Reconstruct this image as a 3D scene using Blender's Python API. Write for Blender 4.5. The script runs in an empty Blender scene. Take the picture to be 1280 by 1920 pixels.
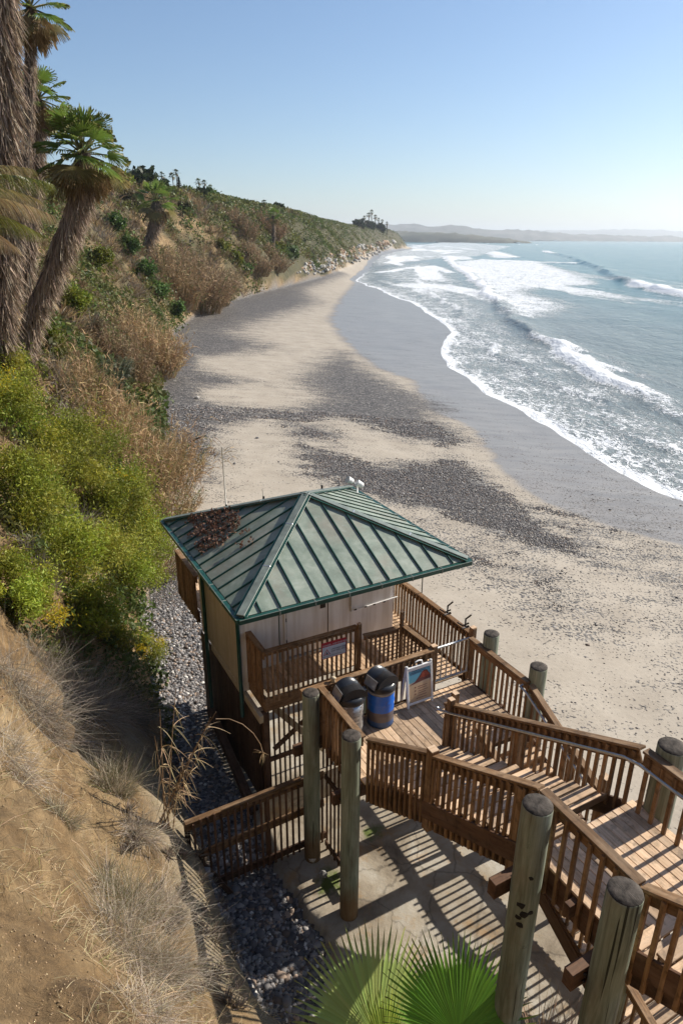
import bpy, math, random
import numpy as np
from mathutils import Vector, Matrix, Euler

SC = bpy.context.scene
COL = SC.collection
rnd = random.Random(7)
RG = np.random.default_rng(11)
R = math.radians
sin, cos, pi = math.sin, math.cos, math.pi

# ------------------------------------------------------------------ camera, sky, sun, exposure
CZ = 16.0
PITCH, ROLL, FPX = R(21.9), R(0.4), 1280.0
cam = bpy.data.cameras.new("camera"); camo = bpy.data.objects.new("camera", cam); COL.objects.link(camo)
cam.sensor_fit = 'VERTICAL'; cam.sensor_height = 36; cam.lens = 24.0
cam.clip_start = 0.1; cam.clip_end = 90000
fwd = Vector((0, cos(PITCH), -sin(PITCH))); rgt0 = Vector((1, 0, 0)); up0 = rgt0.cross(fwd)
rgt = rgt0 * cos(ROLL) + up0 * sin(ROLL); upv = -rgt0 * sin(ROLL) + up0 * cos(ROLL)
M = Matrix((rgt, upv, -fwd)).transposed().to_4x4(); M.translation = (0, 0, CZ)
camo.matrix_world = M
SC.camera = camo

TH = R(28.6)                      # heading of the wooden structure, and of the sun
SUN_EL = R(32.0)
wd = bpy.data.worlds.new("World"); SC.world = wd; wd.use_nodes = True
nt = wd.node_tree; bg = nt.nodes['Background']
sky = nt.nodes.new('ShaderNodeTexSky'); sky.sky_type = 'NISHITA'; sky.sun_disc = False
sky.sun_elevation = SUN_EL; sky.sun_rotation = R(90) - TH; sky.altitude = 10
sky.air_density = 1.0; sky.dust_density = 0.5; sky.ozone_density = 4.5
nt.links.new(sky.outputs[0], bg.inputs[0]); bg.inputs[1].default_value = 0.088
sl = bpy.data.lights.new("sun", 'SUN'); sl.energy = 5.0; sl.angle = R(0.5); sl.color = (1.0, 0.93, 0.82)
so = bpy.data.objects.new("sun", sl); COL.objects.link(so)
sd = Vector((cos(TH) * cos(SUN_EL), sin(TH) * cos(SUN_EL), sin(SUN_EL)))
so.rotation_euler = sd.to_track_quat('Z', 'Y').to_euler(); so.location = (60, 30, 60)
SC.view_settings.view_transform = 'Standard'; SC.view_settings.look = 'None'
SC.view_settings.gamma = 1.0; SC.view_settings.exposure = 0.6
SC.view_settings.use_curve_mapping = False
try:
    SC.cycles.max_bounces = 6; SC.cycles.transparent_max_bounces = 8
except Exception: pass

_F, _R, _U = np.array(fwd), np.array(rgt), np.array(upv)
def ray(x, y): return _F + (x - 640) / FPX * _R - (y - 960) / FPX * _U
def P(x, y, z):
    d = ray(x, y); t = (z - CZ) / d[2]; return np.array([d[0] * t, d[1] * t, z])
def PY(x, y, Y):
    d = ray(x, y); return np.array([0, 0, CZ]) + d * (Y / d[1])
def proj(p):
    q = p - np.array([0, 0, CZ]); z = np.maximum(q @ _F, 1e-3)
    return 640 + FPX * (q @ _R) / z, 960 - FPX * (q @ _U) / z
def W(u, v, z=0.0): return (u * cos(TH) - v * sin(TH), u * sin(TH) + v * cos(TH), z)

# ------------------------------------------------------------------ noise
def _h(ix, iy, s):
    n = (ix.astype(np.int64) * 374761393 + iy.astype(np.int64) * 668265263 + s * 144269504) & 0xffffffff
    n = ((n ^ (n >> 13)) * 1274126177) & 0xffffffff
    return ((n ^ (n >> 16)) & 0xffff) / 65535.0
def vn(x, y, s=0):
    x = np.asarray(x, float); y = np.asarray(y, float)
    ix = np.floor(x); iy = np.floor(y); fx = x - ix; fy = y - iy
    fx = fx * fx * (3 - 2 * fx); fy = fy * fy * (3 - 2 * fy)
    a = _h(ix, iy, s); b = _h(ix + 1, iy, s); c = _h(ix, iy + 1, s); d = _h(ix + 1, iy + 1, s)
    return (a + (b - a) * fx) * (1 - fy) + (c + (d - c) * fx) * fy
def fbm(x, y, o=4, s=0):
    t = 0; a = 0.5; k = 0
    for i in range(o):
        t = t + a * vn(x, y, s + i * 17); k += a; a *= 0.5; x = x * 2.03 + 3.7; y = y * 2.03 + 1.3
    return t / k
def ss(a, b, x):
    t = np.clip((x - a) / (b - a), 0, 1); return t * t * (3 - 2 * t)

# ------------------------------------------------------------------ terrain functions
TOE = np.array([(90,-60),(45,-22),(20,-5),(12,0),(8,2.4),(5,4.5),(2.5,6),(0.3,6.9),(-1.0,7.6),(-1.7,8.7),(-2.3,10),(-2.9,11.2),(-3.9,13),(-4.8,15.5),
 (-6.9,21),(-8.6,28),(-11,38),(-14,52),(-18.5,70),(-22.5,90),(-26,108),(-27,130),(-26.5,154),(-22,185),(-17,215),(-9,260),(-3,310),(5,400),(12,520),
 (27,700),(52,880),(92,1100),(108,1250),(60,1500),(-400,1900),(-3500,2500)], float)
WL = np.array([(120,-90),(60,-40),(42,-5),(34,15),(27.5,32),(23,43.5),(19.7,58),(17.4,72),(14.6,87),(14.1,104),(18.5,126),(20,150),(18.5,185),(11,235),(5,291),(14,400),(21,520),
 (34,686),(60,880),(100,1100),(120,1260),(140,1700),(0,2200),(-900,2900),(-3500,3400)], float)
def polydist(x, y, PL):
    """signed distance (positive on the left of the line) and arc length"""
    best = np.full(x.shape, 1e18); sg = np.zeros(x.shape); tt = np.zeros(x.shape); L = 0.0
    for i in range(len(PL) - 1):
        a = PL[i]; b = PL[i + 1]; e = b - a; l2 = e @ e
        px = x - a[0]; py = y - a[1]
        t = np.clip((px * e[0] + py * e[1]) / l2, 0, 1)
        dx = px - t * e[0]; dy = py - t * e[1]; dd = dx * dx + dy * dy
        cr = e[0] * py - e[1] * px
        m = dd < best - 1e-9
        best = np.where(m, dd, best); sg = np.where(m, np.sign(cr), sg); tt = np.where(m, L + t * math.sqrt(l2), tt)
        L += math.sqrt(l2)
    return np.sqrt(best) * sg, tt
PD = np.array([0, .35, 1.2, 3, 6, 10, 14, 20, 26, 45, 300, 9000], float)
PZ = np.array([0, 1.0, 2.8, 5.4, 9.4, 14, 18, 22.4, 24.3, 25.6, 27, 60], float)
def terr(x, y):
    """height, toe distance, waterline distance, arc"""
    x = np.asarray(x, float); y = np.asarray(y, float)
    d, t = polydist(x, y, TOE); w, _ = polydist(x, y, WL)
    r = np.hypot(x, y)
    nn = 1.0 * np.clip((y - 14) / 30, 0.0, 1) + 0.12
    big = (fbm(t / 9.0, d / 40.0, 3, 3) - 0.5) * 5.5 * nn
    big2 = (fbm(t / 30.0, d / 90.0, 2, 9) - 0.5) * 9 * np.clip((y - 120) / 80, 0, 1)
    mid = (fbm(t / 1.9, d / 6.0, 3, 21) - 0.5) * 1.1 * (0.75 + 0.5 * nn)
    fine = (fbm(x / 0.5, y / 0.5, 4, 33) - 0.5) * 0.42
    rid = (np.abs(fbm(t / 1.3 + 5, d / 7.0, 3, 27) - 0.5) * 2 - .25) * 0.9 * ss(40, 20, r) * np.clip(d - 1, 0, 1)
    up = np.clip(d / 2.5, 0, 1)
    de = d + (big + big2 + mid + fine - rid) * up * np.clip(1.3 - d / 60, 0.2, 1)
    # a little terrace edge, as eroded sandstone shows
    de = de + 0.35 * np.sin(de * 1.5 + 4 * fbm(t / 5, d / 5, 2, 5)) * up * ss(60, 18, r)
    tz = 2.55 + 0.4 * ss(40, 12, y)
    hill = tz + np.interp(de, PD, PZ)
    wj = w + (fbm(x / 14, y / 22, 3, 41) - 0.5) * 5 * ss(0, 60, r) + (fbm(x / 3, y / 4, 2, 47) - 0.5) * 0.9
    dt = np.maximum(-d, 0)
    wl = np.maximum(wj, 0)
    beach = tz * wl / (wl + dt + 1e-6) + (fbm(x / 2.2, y / 2.2, 3, 61) - 0.5) * 0.10 * ss(0.5, 6, wl)
    beach = np.where(wj < 0, np.maximum(0.055 * wj, -3.5), beach)
    h = np.where(d > 0, hill, beach)
    # cap the top so the bluff ends as a plateau
    return h, d, wj, t
def hit(px, py, tmin=4, tmax=900):
    d = ray(px, py); n = 1800
    ts = tmin * (tmax / tmin) ** (np.arange(n) / (n - 1))
    X = d[0] * ts; Y = d[1] * ts; Z = CZ + d[2] * ts
    h = terr(X, Y)[0]; k = np.argmax(Z < h)
    if not (Z < h).any():
        if py < 445: return hit(px, py + 1.5, tmin, tmax)
        k = n - 1
    return np.array([X[k], Y[k], h[k]])
def zat(x, y): return float(terr(np.array([x]), np.array([y]))[0][0])

# ------------------------------------------------------------------ materials
MATS = {}
class NT:
    def __init__(s, name):
        s.m = bpy.data.materials.new(name); s.m.use_nodes = True
        s.t = s.m.node_tree; s.b = s.t.nodes['Principled BSDF']; s.out = s.t.nodes['Material Output']
    def n(s, ty, **kw):
        nd = s.t.nodes.new('ShaderNode' + ty)
        for k, v in kw.items():
            if k in nd.inputs: nd.inputs[k].default_value = v
            else: setattr(nd, k, v)
        return nd
    def l(s, a, b): s.t.links.new(a, b)
    def coord(s, kind='Object', scale=(1, 1, 1), rand=False):
        tc = s.n('TexCoord'); mp = s.n('Mapping'); mp.inputs['Scale'].default_value = scale
        s.l(tc.outputs[kind], mp.inputs['Vector'])
        if rand:
            oi = s.n('ObjectInfo'); mu = s.n('Math', operation='MULTIPLY'); s.l(oi.outputs['Random'], mu.inputs[0]); mu.inputs[1].default_value = 37
            cb = s.n('CombineXYZ')
            for i in range(3): s.l(mu.outputs[0], cb.inputs[i])
            s.l(cb.outputs[0], mp.inputs['Location'])
        return mp.outputs[0]
    def pos(s, scale=(1, 1, 1)):
        g = s.n('NewGeometry'); mp = s.n('Mapping'); mp.inputs['Scale'].default_value = scale
        s.l(g.outputs['Position'], mp.inputs['Vector']); return mp.outputs[0]
    def noise(s, vec, sc, det=4, rough=0.55, dist=0):
        nz = s.n('TexNoise'); nz.inputs['Scale'].default_value = sc; nz.inputs['Detail'].default_value = det
        nz.inputs['Roughness'].default_value = rough; nz.inputs['Distortion'].default_value = dist
        s.l(vec, nz.inputs['Vector']); return nz.outputs['Fac']
    def vor(s, vec, sc, feat='F1', out='Distance', rand=1.0):
        v = s.n('TexVoronoi'); v.feature = feat; v.inputs['Scale'].default_value = sc; v.inputs['Randomness'].default_value = rand
        s.l(vec, v.inputs['Vector']); return v.outputs[out]
    def ramp(s, fac, stops):
        r = s.n('ValToRGB'); e = r.color_ramp.elements
        while len(e) > 1: e.remove(e[0])
        e[0].position = stops[0][0]; e[0].color = (*stops[0][1], 1) if isinstance(stops[0][1], tuple) else (stops[0][1],) * 3 + (1,)
        for p, c in stops[1:]:
            q = e.new(p); q.color = (*c, 1) if isinstance(c, tuple) else (c,) * 3 + (1,)
        s.l(fac, r.inputs[0]); return r.outputs[0]
    def mix(s, f, a, b, mode='MIX'):
        m = s.n('Mix', data_type='RGBA', blend_type=mode)
        for sock, v in ((m.inputs[0], f), (m.inputs[6], a), (m.inputs[7], b)):
            if isinstance(v, bpy.types.NodeSocket): s.l(v, sock)
            elif isinstance(v, tuple): sock.default_value = (*v, 1)
            else: sock.default_value = v
        return m.outputs[2]
    def mul(s, a, b, op='MULTIPLY', clamp=False):
        m = s.n('Math', operation=op); m.use_clamp = clamp
        for sock, v in ((m.inputs[0], a), (m.inputs[1], b)):
            if isinstance(v, bpy.types.NodeSocket): s.l(v, sock)
            else: sock.default_value = v
        return m.outputs[0]
    def rand(s): return s.n('ObjectInfo').outputs['Random']
    def attr(s, name, out='Fac'):
        a = s.n('Attribute'); a.attribute_name = name; return a.outputs[out]
    def bump(s, h, st=0.3, dist=0.02):
        b = s.n('Bump'); b.inputs['Strength'].default_value = st; b.inputs['Distance'].default_value = dist
        s.l(h, b.inputs['Height']); s.l(b.outputs[0], s.b.inputs['Normal'])
    def color(s, c):
        if isinstance(c, tuple): s.b.inputs['Base Color'].default_value = (*c, 1)
        else: s.l(c, s.b.inputs['Base Color'])
    def rough(s, r):
        if isinstance(r, (int, float)): s.b.inputs['Roughness'].default_value = r
        else: s.l(r, s.b.inputs['Roughness'])
def spec(k, v): k.b.inputs['Specular IOR Level'].default_value = v

def wood(name, dark, light, grey, amt=0.35):
    k = NT(name)
    v = k.coord('Object', (1.6, 26, 26), True)
    g = k.noise(v, 1.0, 6, 0.6, 0.6)
    c = k.ramp(g, [(0.28, dark), (0.72, light)])
    v2 = k.coord('Object', (0.7, 3, 3), True)
    w = k.ramp(k.noise(v2, 2.5, 5, 0.65), [(0.45, 0.0), (0.75, 1.0)])
    c = k.mix(k.mul(w, amt), c, grey)
    v3 = k.coord('Object', (1, 1, 1), True)
    st = k.ramp(k.noise(v3, 6, 4, 0.7), [(0.30, 0.25), (0.5, 1.0)])
    c = k.mix(0.7, c, st, 'MULTIPLY')
    rr = k.ramp(k.rand(), [(0, 0.65), (1, 1.3)])
    c = k.mix(1.0, c, rr, 'MULTIPLY')
    k.color(c); k.rough(0.72); k.bump(g, 0.5, 0.006); spec(k, 0.25)
    return k.m
M_rail = wood("rail_wood", (0.105, 0.055, 0.024), (0.26, 0.148, 0.07), (0.42, 0.30, 0.19), 0.6)
M_bal = wood("baluster_wood", (0.135, 0.073, 0.033), (0.33, 0.19, 0.09), (0.38, 0.26, 0.16), 0.5)
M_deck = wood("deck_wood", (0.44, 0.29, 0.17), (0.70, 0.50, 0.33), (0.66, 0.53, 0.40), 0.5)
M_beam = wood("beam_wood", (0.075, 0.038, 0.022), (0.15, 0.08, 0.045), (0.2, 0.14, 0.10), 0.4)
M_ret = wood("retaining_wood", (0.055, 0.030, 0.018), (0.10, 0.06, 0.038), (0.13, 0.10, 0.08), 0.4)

def m_pile():
    k = NT("treated_pile_wood")
    v = k.coord('Object', (14, 14, 0.9), True)
    g = k.noise(v, 1.0, 6, 0.65, 0.8)
    c = k.ramp(g, [(0.25, (0.09, 0.10, 0.07)), (0.5, (0.235, 0.265, 0.20)), (0.78, (0.39, 0.41, 0.33))])
    br = k.ramp(k.noise(k.coord('Object', (2.2, 2.2, 0.8), True), 1.0, 4, 0.6), [(0.48, 0.0), (0.7, 1.0)])
    c = k.mix(k.mul(br, 0.6), c, (0.15, 0.10, 0.055))
    # rust-brown base near the ground, real staining with its own height
    g2 = k.n('NewGeometry'); sp = k.n('SeparateXYZ'); k.l(g2.outputs['Position'], sp.inputs[0])
    hz = k.mul(sp.outputs[2], k.mul(k.noise(k.pos((3, 3, 1)), 2, 3), 0.9), 'SUBTRACT')
    lo = k.ramp(k.mul(hz, 0.1), [(0.31, 1.0), (0.36, 0.0)])
    c = k.mix(k.mul(lo, 0.75), c, (0.16, 0.085, 0.035))
    ck = k.ramp(k.noise(k.coord('Object', (22, 22, 0.55), True), 1.0, 2, 0.4), [(0.30, 0.15), (0.335, 1.0)])
    c = k.mix(1.0, c, ck, 'MULTIPLY')
    sp2 = k.ramp(k.noise(k.coord('Object', (5, 5, 4), True), 1.3, 5, 0.75), [(0.27, 0.25), (0.36, 1.0)])
    c = k.mix(0.8, c, sp2, 'MULTIPLY')
    k.color(c); k.rough(0.8); k.bump(g, 0.7, 0.012); spec(k, 0.2)
    return k.m
M_pile = m_pile()
def m_endgrain():
    k = NT("pile_end_grain")
    v = k.coord('Object', (1, 1, 1))
    tc = k.n('TexCoord'); gr = k.n('VectorMath', operation='LENGTH'); k.l(tc.outputs['Object'], gr.inputs[0])
    rings = k.noise(v, 28, 3, 0.6)
    wv = k.n('TexWave', wave_type='RINGS', rings_direction='Z'); wv.inputs['Scale'].default_value = 26; wv.inputs['Distortion'].default_value = 2.5
    k.l(v, wv.inputs['Vector'])
    c = k.ramp(wv.outputs['Fac'], [(0.1, (0.035, 0.028, 0.022)), (0.8, (0.10, 0.085, 0.072))])
    n = k.ramp(k.noise(v, 9, 5, 0.7), [(0.35, 0.3), (0.7, 1.5)])
    c = k.mix(1, c, n, 'MULTIPLY')
    k.color(c); k.rough(0.8); spec(k, .15); k.bump(rings, 0.5, 0.01); return k.m
M_end = m_endgrain()

def simple(name, c, rough=0.6, metal=0.0, var=0.15, sc=6.0, bump=0.0, c2=None):
    k = NT(name); v = k.coord('Object', (1, 1, 1), True)
    f = k.noise(v, sc, 5, 0.65)
    c2 = c2 or tuple(x * (1 - var * 2.2) for x in c)
    k.color(k.ramp(f, [(0.3, c2), (0.68, c)])); k.rough(rough); k.b.inputs['Metallic'].default_value = metal
    if bump: k.bump(f, bump, 0.01)
    return k.m
M_tan = simple("tan_wall_paint", (0.50, 0.41, 0.28), 0.7, var=0.06, sc=3)
M_grey = simple("pale_wall_paint", (0.80, 0.775, 0.74), 0.6, var=0.04, sc=2)
for _m in (M_tan, M_grey):
    _t = _m.node_tree; _b = _t.nodes['Principled BSDF']; _src = _b.inputs['Base Color'].links[0].from_socket
    _g = _t.nodes.new('ShaderNodeNewGeometry'); _mp = _t.nodes.new('ShaderNodeMapping'); _mp.inputs['Scale'].default_value = (7, 7, .5); _n = _t.nodes.new('ShaderNodeTexNoise'); _n.inputs['Scale'].default_value = 1; _n.inputs['Detail'].default_value = 5
    _r = _t.nodes.new('ShaderNodeValToRGB'); _r.color_ramp.elements[0].position = .35; _r.color_ramp.elements[0].color = (.62, .55, .45, 1); _r.color_ramp.elements[1].position = .6; _r.color_ramp.elements[1].color = (1, 1, 1, 1)
    _x = _t.nodes.new('ShaderNodeMix'); _x.data_type = 'RGBA'; _x.blend_type = 'MULTIPLY'; _x.inputs[0].default_value = .5
    _t.links.new(_g.outputs['Position'], _mp.inputs['Vector']); _t.links.new(_mp.outputs[0], _n.inputs['Vector']); _t.links.new(_n.outputs['Fac'], _r.inputs[0]); _t.links.new(_src, _x.inputs[6]); _t.links.new(_r.outputs[0], _x.inputs[7]); _t.links.new(_x.outputs[2], _b.inputs['Base Color'])
M_dgreen = simple("dark_green_paint", (0.012, 0.075, 0.055), 0.4, var=0.2)
M_galv = simple("galvanised_steel", (0.55, 0.56, 0.56), 0.38, 0.85, 0.12, 14)
M_white = simple("white_plastic", (0.78, 0.78, 0.76), 0.4, var=0.03)
M_black = simple("black_plastic", (0.028, 0.030, 0.034), 0.3, var=0.15, sc=10)
M_red = simple("red_print", (0.45, 0.03, 0.04), 0.45, var=0.05)
M_ink = simple("dark_print", (0.03, 0.04, 0.08), 0.5, var=0.05)
M_dmetal = simple("dark_metal", (0.06, 0.05, 0.045), 0.5, 0.6, 0.2)
M_signface = simple("sign_white_face", (0.60, 0.62, 0.66), 0.4, var=0.06)
M_aerial = simple("pale_rod", (0.62, 0.58, 0.5), 0.5, 0.1, 0.05)
M_bark = simple("tree_bark", (0.10, 0.075, 0.055), 0.85, var=0.3, sc=9, bump=0.6)
M_terr = simple("house_wall_terracotta", (0.42, 0.26, 0.17), 0.8, var=0.05)
M_roofw = simple("house_roof_white", (0.6, 0.6, 0.58), 0.7, var=0.05)
M_rot = simple("rotten_wood", (0.02, 0.017, 0.013), 0.95, var=0.2)
M_glass = simple("window_glass", (0.03, 0.04, 0.05), 0.08, var=0.05)

def m_roof():
    k = NT("weathered_green_metal")
    v = k.coord('Object', (1, 1, 1))
    f = k.noise(v, 1.6, 6, 0.65, 0.4)
    c = k.ramp(f, [(0.3, (0.14, 0.18, 0.14)), (0.5, (0.22, 0.265, 0.21)), (0.7, (0.35, 0.385, 0.32))])
    b = k.ramp(k.noise(v, 0.9, 5, 0.6), [(0.5, 0.0), (0.72, 1.0)])
    c = k.mix(k.mul(b, 0.75), c, (0.25, 0.215, 0.17))
    b2 = k.ramp(k.noise(v, 7, 6, 0.7), [(0.55, 0.0), (0.66, 1.0)])
    c = k.mix(k.mul(b2, 0.35), c, (0.33, 0.38, 0.34))
    rr = k.ramp(k.rand(), [(0, 0.86), (1, 1.1)]); c = k.mix(1, c, rr, 'MULTIPLY')
    k.color(c); k.rough(k.ramp(f, [(0.3, 0.42), (0.7, 0.62)])); k.b.inputs['Metallic'].default_value = 0.0
    k.bump(k.noise(v, 3, 3), 0.15, 0.02); return k.m
M_roof = m_roof()
M_hip = simple("hip_cap_metal", (0.20, 0.235, 0.205), 0.5, 0.0, 0.2, 5)

def m_drum():
    k = NT("blue_drum_paint")
    tc = k.n('TexCoord'); sp = k.n('SeparateXYZ'); k.l(tc.outputs['Object'], sp.inputs[0])
    nz = k.noise(k.coord('Object', (3, 3, 3)), 2, 5, 0.6)
    z = k.mul(sp.outputs[2], k.mul(k.mul(nz, 0.5, 'SUBTRACT'), 0.05), 'ADD')
    c = k.ramp(z, [(0.0, (0.02, 0.06, 0.16)), (0.13, (0.02, 0.075, 0.22)), (0.145, (0.10, 0.085, 0.09)), (0.36, (0.12, 0.10, 0.11)), (0.375, (0.01, 0.12, 0.55)), (0.9, (0.012, 0.14, 0.6))])
    d = k.ramp(k.noise(k.coord('Object', (5, 5, 2)), 3, 6, 0.7), [(0.56, 0.0), (0.7, 1.0)])
    c = k.mix(k.mul(d, 0.5), c, (0.14, 0.12, 0.11))
    k.color(c); k.rough(0.38); return k.m
M_drum = m_drum()
M_liner = simple("grey_liner_plastic", (0.30, 0.29, 0.28), 0.22, 0.0, 0.15, 5, 0.8)

def m_conc():
    k = NT("stained_concrete")
    v = k.pos()
    f = k.noise(v, 0.8, 7, 0.65, 0.5)
    c = k.ramp(f, [(0.32, (0.16, 0.125, 0.085)), (0.5, (0.33, 0.28, 0.21)), (0.68, (0.44, 0.41, 0.35))])
    o = k.ramp(k.noise(v, 1.7, 5, 0.7), [(0.55, 0.0), (0.68, 1.0)])
    c = k.mix(k.mul(o, 0.55), c, (0.34, 0.19, 0.06))
    mo = k.attr('moss'); mm = k.ramp(k.mul(mo, k.noise(v, 4, 5, 0.7)), [(0.3, 0.0), (0.48, 1.0)])
    c = k.mix(mm, c, (0.10, 0.13, 0.025))
    ck = k.ramp(k.vor(k.mix(0.25, v, k.noise(v, 3, 3)), 0.9, 'DISTANCE_TO_EDGE'), [(0.0, 0.35), (0.02, 1.0)])
    c = k.mix(0.6, c, ck, 'MULTIPLY')
    k.color(c); k.rough(0.85); k.bump(k.noise(v, 8, 7, 0.7), 0.5, 0.03); return k.m
M_conc = m_conc()

def m_ground():
    k = NT("sand_and_bluff_ground")
    v = k.pos()
    geo = k.n('NewGeometry')
    # --- beach
    n1 = k.noise(v, 0.5, 6, 0.6); n2 = k.noise(v, 6, 6, 0.65)
    sand = k.ramp(n1, [(0.3, (0.345, 0.295, 0.232)), (0.7, (0.44, 0.385, 0.31))])
    sand = k.mix(0.35, sand, k.ramp(n2, [(0.3, 0.72), (0.7, 1.15)]), 'MULTIPLY')
    wet = k.attr('wet'); peb = k.attr('peb'); bl = k.attr('bluff'); rip = k.attr('smooth')
    wn = k.ramp(k.mul(wet, k.mul(k.mul(k.noise(k.pos((0.35, 0.9, 1)), 0.5, 5, 0.6), 0.5, 'SUBTRACT'), 0.6), 'ADD'), [(0.38, 0.0), (0.62, 1.0)])
    wetc = k.ramp(k.noise(k.pos((0.3, 1.2, 1)), 0.8, 5, 0.6), [(0.3, (0.20, 0.175, 0.145)), (0.7, (0.30, 0.265, 0.222))])
    sand = k.mix(wn, sand, wetc)
    # pebbled patches: many grey stones, soft ragged edge
    pn = k.noise(k.pos((0.5, 1.4, 1)), 0.7, 7, 0.72)
    pm = k.mul(peb, k.mul(k.mul(pn, 0.5, 'SUBTRACT'), 1.7), 'ADD')
    pf = k.n('TexNoise'); pf.inputs['Scale'].default_value = 9; pf.inputs['Detail'].default_value = 4; k.l(v, pf.inputs['Vector'])
    pm2 = k.mul(pm, k.mul(k.mul(pf.outputs['Fac'], 0.5, 'SUBTRACT'), 2.6), 'ADD')
    pmask = k.ramp(pm2, [(0.34, 0.0), (0.55, 1.0)])
    pc = k.n('TexVoronoi'); pc.inputs['Scale'].default_value = 7.0; k.l(v, pc.inputs['Vector'])
    sc = k.n('SeparateColor'); k.l(pc.outputs['Color'], sc.inputs[0])
    pcol = k.ramp(sc.outputs[0], [(0.0, (0.045, 0.041, 0.038)), (0.6, (0.115, 0.103, 0.094)), (0.9, (0.22, 0.20, 0.18)), (1.0, (0.40, 0.37, 0.33))])
    pcol = k.mix(0.8, pcol, k.ramp(pc.outputs['Distance'], [(0.3, 1.0), (0.75, 0.35)]), 'MULTIPLY')
    beach = k.mix(pmask, sand, pcol)
    # --- bluff soil
    b1 = k.noise(v, 0.7, 8, 0.68, 0.6)
    soil = k.ramp(b1, [(0.28, (0.11, 0.062, 0.025)), (0.45, (0.27, 0.170, 0.076)), (0.6, (0.38, 0.26, 0.13)), (0.78, (0.50, 0.38, 0.225))])
    soil = k.mix(0.8, soil, k.ramp(k.noise(v, 5, 7, 0.75), [(0.3, 0.5), (0.65, 1.2)]), 'MULTIPLY')
    soil = k.mix(0.5, soil, k.ramp(k.noise(k.pos((1, 1, 5)), 0.6, 4, 0.6), [(0.35, 0.6), (0.65, 1.2)]), 'MULTIPLY')
    far = k.attr('veg')
    soil = k.mix(far, soil, k.ramp(k.noise(v, 0.35, 8, 0.7), [(0.35, (0.038, 0.036, 0.014)), (0.6, (0.085, 0.075, 0.032))]))
    gun = k.ramp(k.noise(v, 1.3, 6, 0.6), [(0.3, (0.24, 0.185, 0.115)), (0.7, (0.37, 0.30, 0.20))])
    soil = k.mix(rip, soil, gun)
    c = k.mix(bl, beach, soil)
    k.color(c)
    ro = k.mix(wn, (0.9, 0.9, 0.9), (0.28, 0.28, 0.28))
    ro = k.mix(pmask, ro, (0.7, 0.7, 0.7)); ro = k.mix(bl, ro, (0.95, 0.95, 0.95))
    k.rough(ro)
    hb = k.mix(pmask, k.mul(n2, 0.25), k.ramp(pc.outputs['Distance'], [(0.0, 1.0), (0.8, 0.0)]))
    hb = k.mix(bl, hb, k.mul(k.noise(v, 2.6, 10, 0.75, 0.4), 5.0))
    bp = k.n('Bump'); bp.inputs['Distance'].default_value = 0.05; k.l(hb, bp.inputs['Height'])
    k.l(k.mul(k.mul(wn, -0.85), 0.9, 'ADD'), bp.inputs['Strength'])
    k.l(bp.outputs[0], k.b.inputs['Normal']); spec(k, 0.45)
    return k.m
M_ground = m_ground()

def m_sea():
    k = NT("sea_water")
    v = k.pos()
    foam = k.attr('foam'); dep = k.attr('depth')
    base = k.ramp(dep, [(0.0, (0.19, 0.22, 0.215)), (0.25, (0.08, 0.18, 0.19)), (1.0, (0.02, 0.15, 0.165))])
    # lacy foam
    d1 = k.n('TexNoise'); d1.inputs['Scale'].default_value = 0.6; d1.inputs['Detail'].default_value = 4; k.l(k.pos((1, 1, 1)), d1.inputs['Vector'])
    vv = k.n('VectorMath', operation='MULTIPLY_ADD'); k.l(d1.outputs['Color'], vv.inputs[0]); vv.inputs[1].default_value = (3, 3, 3); k.l(k.pos((1.0, 0.55, 1)), vv.inputs[2])
    lace = k.vor(vv.outputs[0], 0.9, 'DISTANCE_TO_EDGE'); lace2 = k.vor(vv.outputs[0], 2.6, 'DISTANCE_TO_EDGE')
    nn = k.noise(k.pos((1, 0.5, 1)), 0.25, 7, 0.7)
    th = k.mul(k.mul(nn, 0.5, 'SUBTRACT'), 1.3)
    a = k.mul(foam, th, 'ADD')
    l1 = k.mul(k.mul(lace, 1.5), k.mul(lace2, 1.8), 'ADD')
    m = k.mul(a, k.mul(l1, 0.8), 'SUBTRACT')
    fm = k.ramp(m, [(0.14, 0.0), (0.42, 1.0)])
    thin = k.mul(k.ramp(a, [(0.15, 0.0), (0.8, 0.45)]), 1.0)
    c = k.mix(thin, base, (0.42, 0.47, 0.48)); c = k.mix(fm, c, (0.80, 0.82, 0.83))
    k.color(c); k.rough(k.mix(fm, (0.13,) * 3, (0.75,) * 3))
    w1 = k.noise(k.pos((1.0, 0.45, 1)), 0.7, 8, 0.62); w2 = k.noise(k.pos((1, 0.35, 1)), 0.12, 5, 0.5)
    h = k.mul(k.mul(w1, 1.0), k.mul(w2, 2.0), 'ADD'); h = k.mul(h, k.mul(fm, 0.35), 'ADD')
    bp = k.n('Bump'); bp.inputs['Strength'].default_value = 1.0; bp.inputs['Distance'].default_value = 0.5; k.l(h, bp.inputs['Height'])
    k.l(bp.outputs[0], k.b.inputs['Normal']); k.b.inputs['IOR'].default_value = 1.33; spec(k, 0.14)
    return k.m
M_sea = m_sea()

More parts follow.
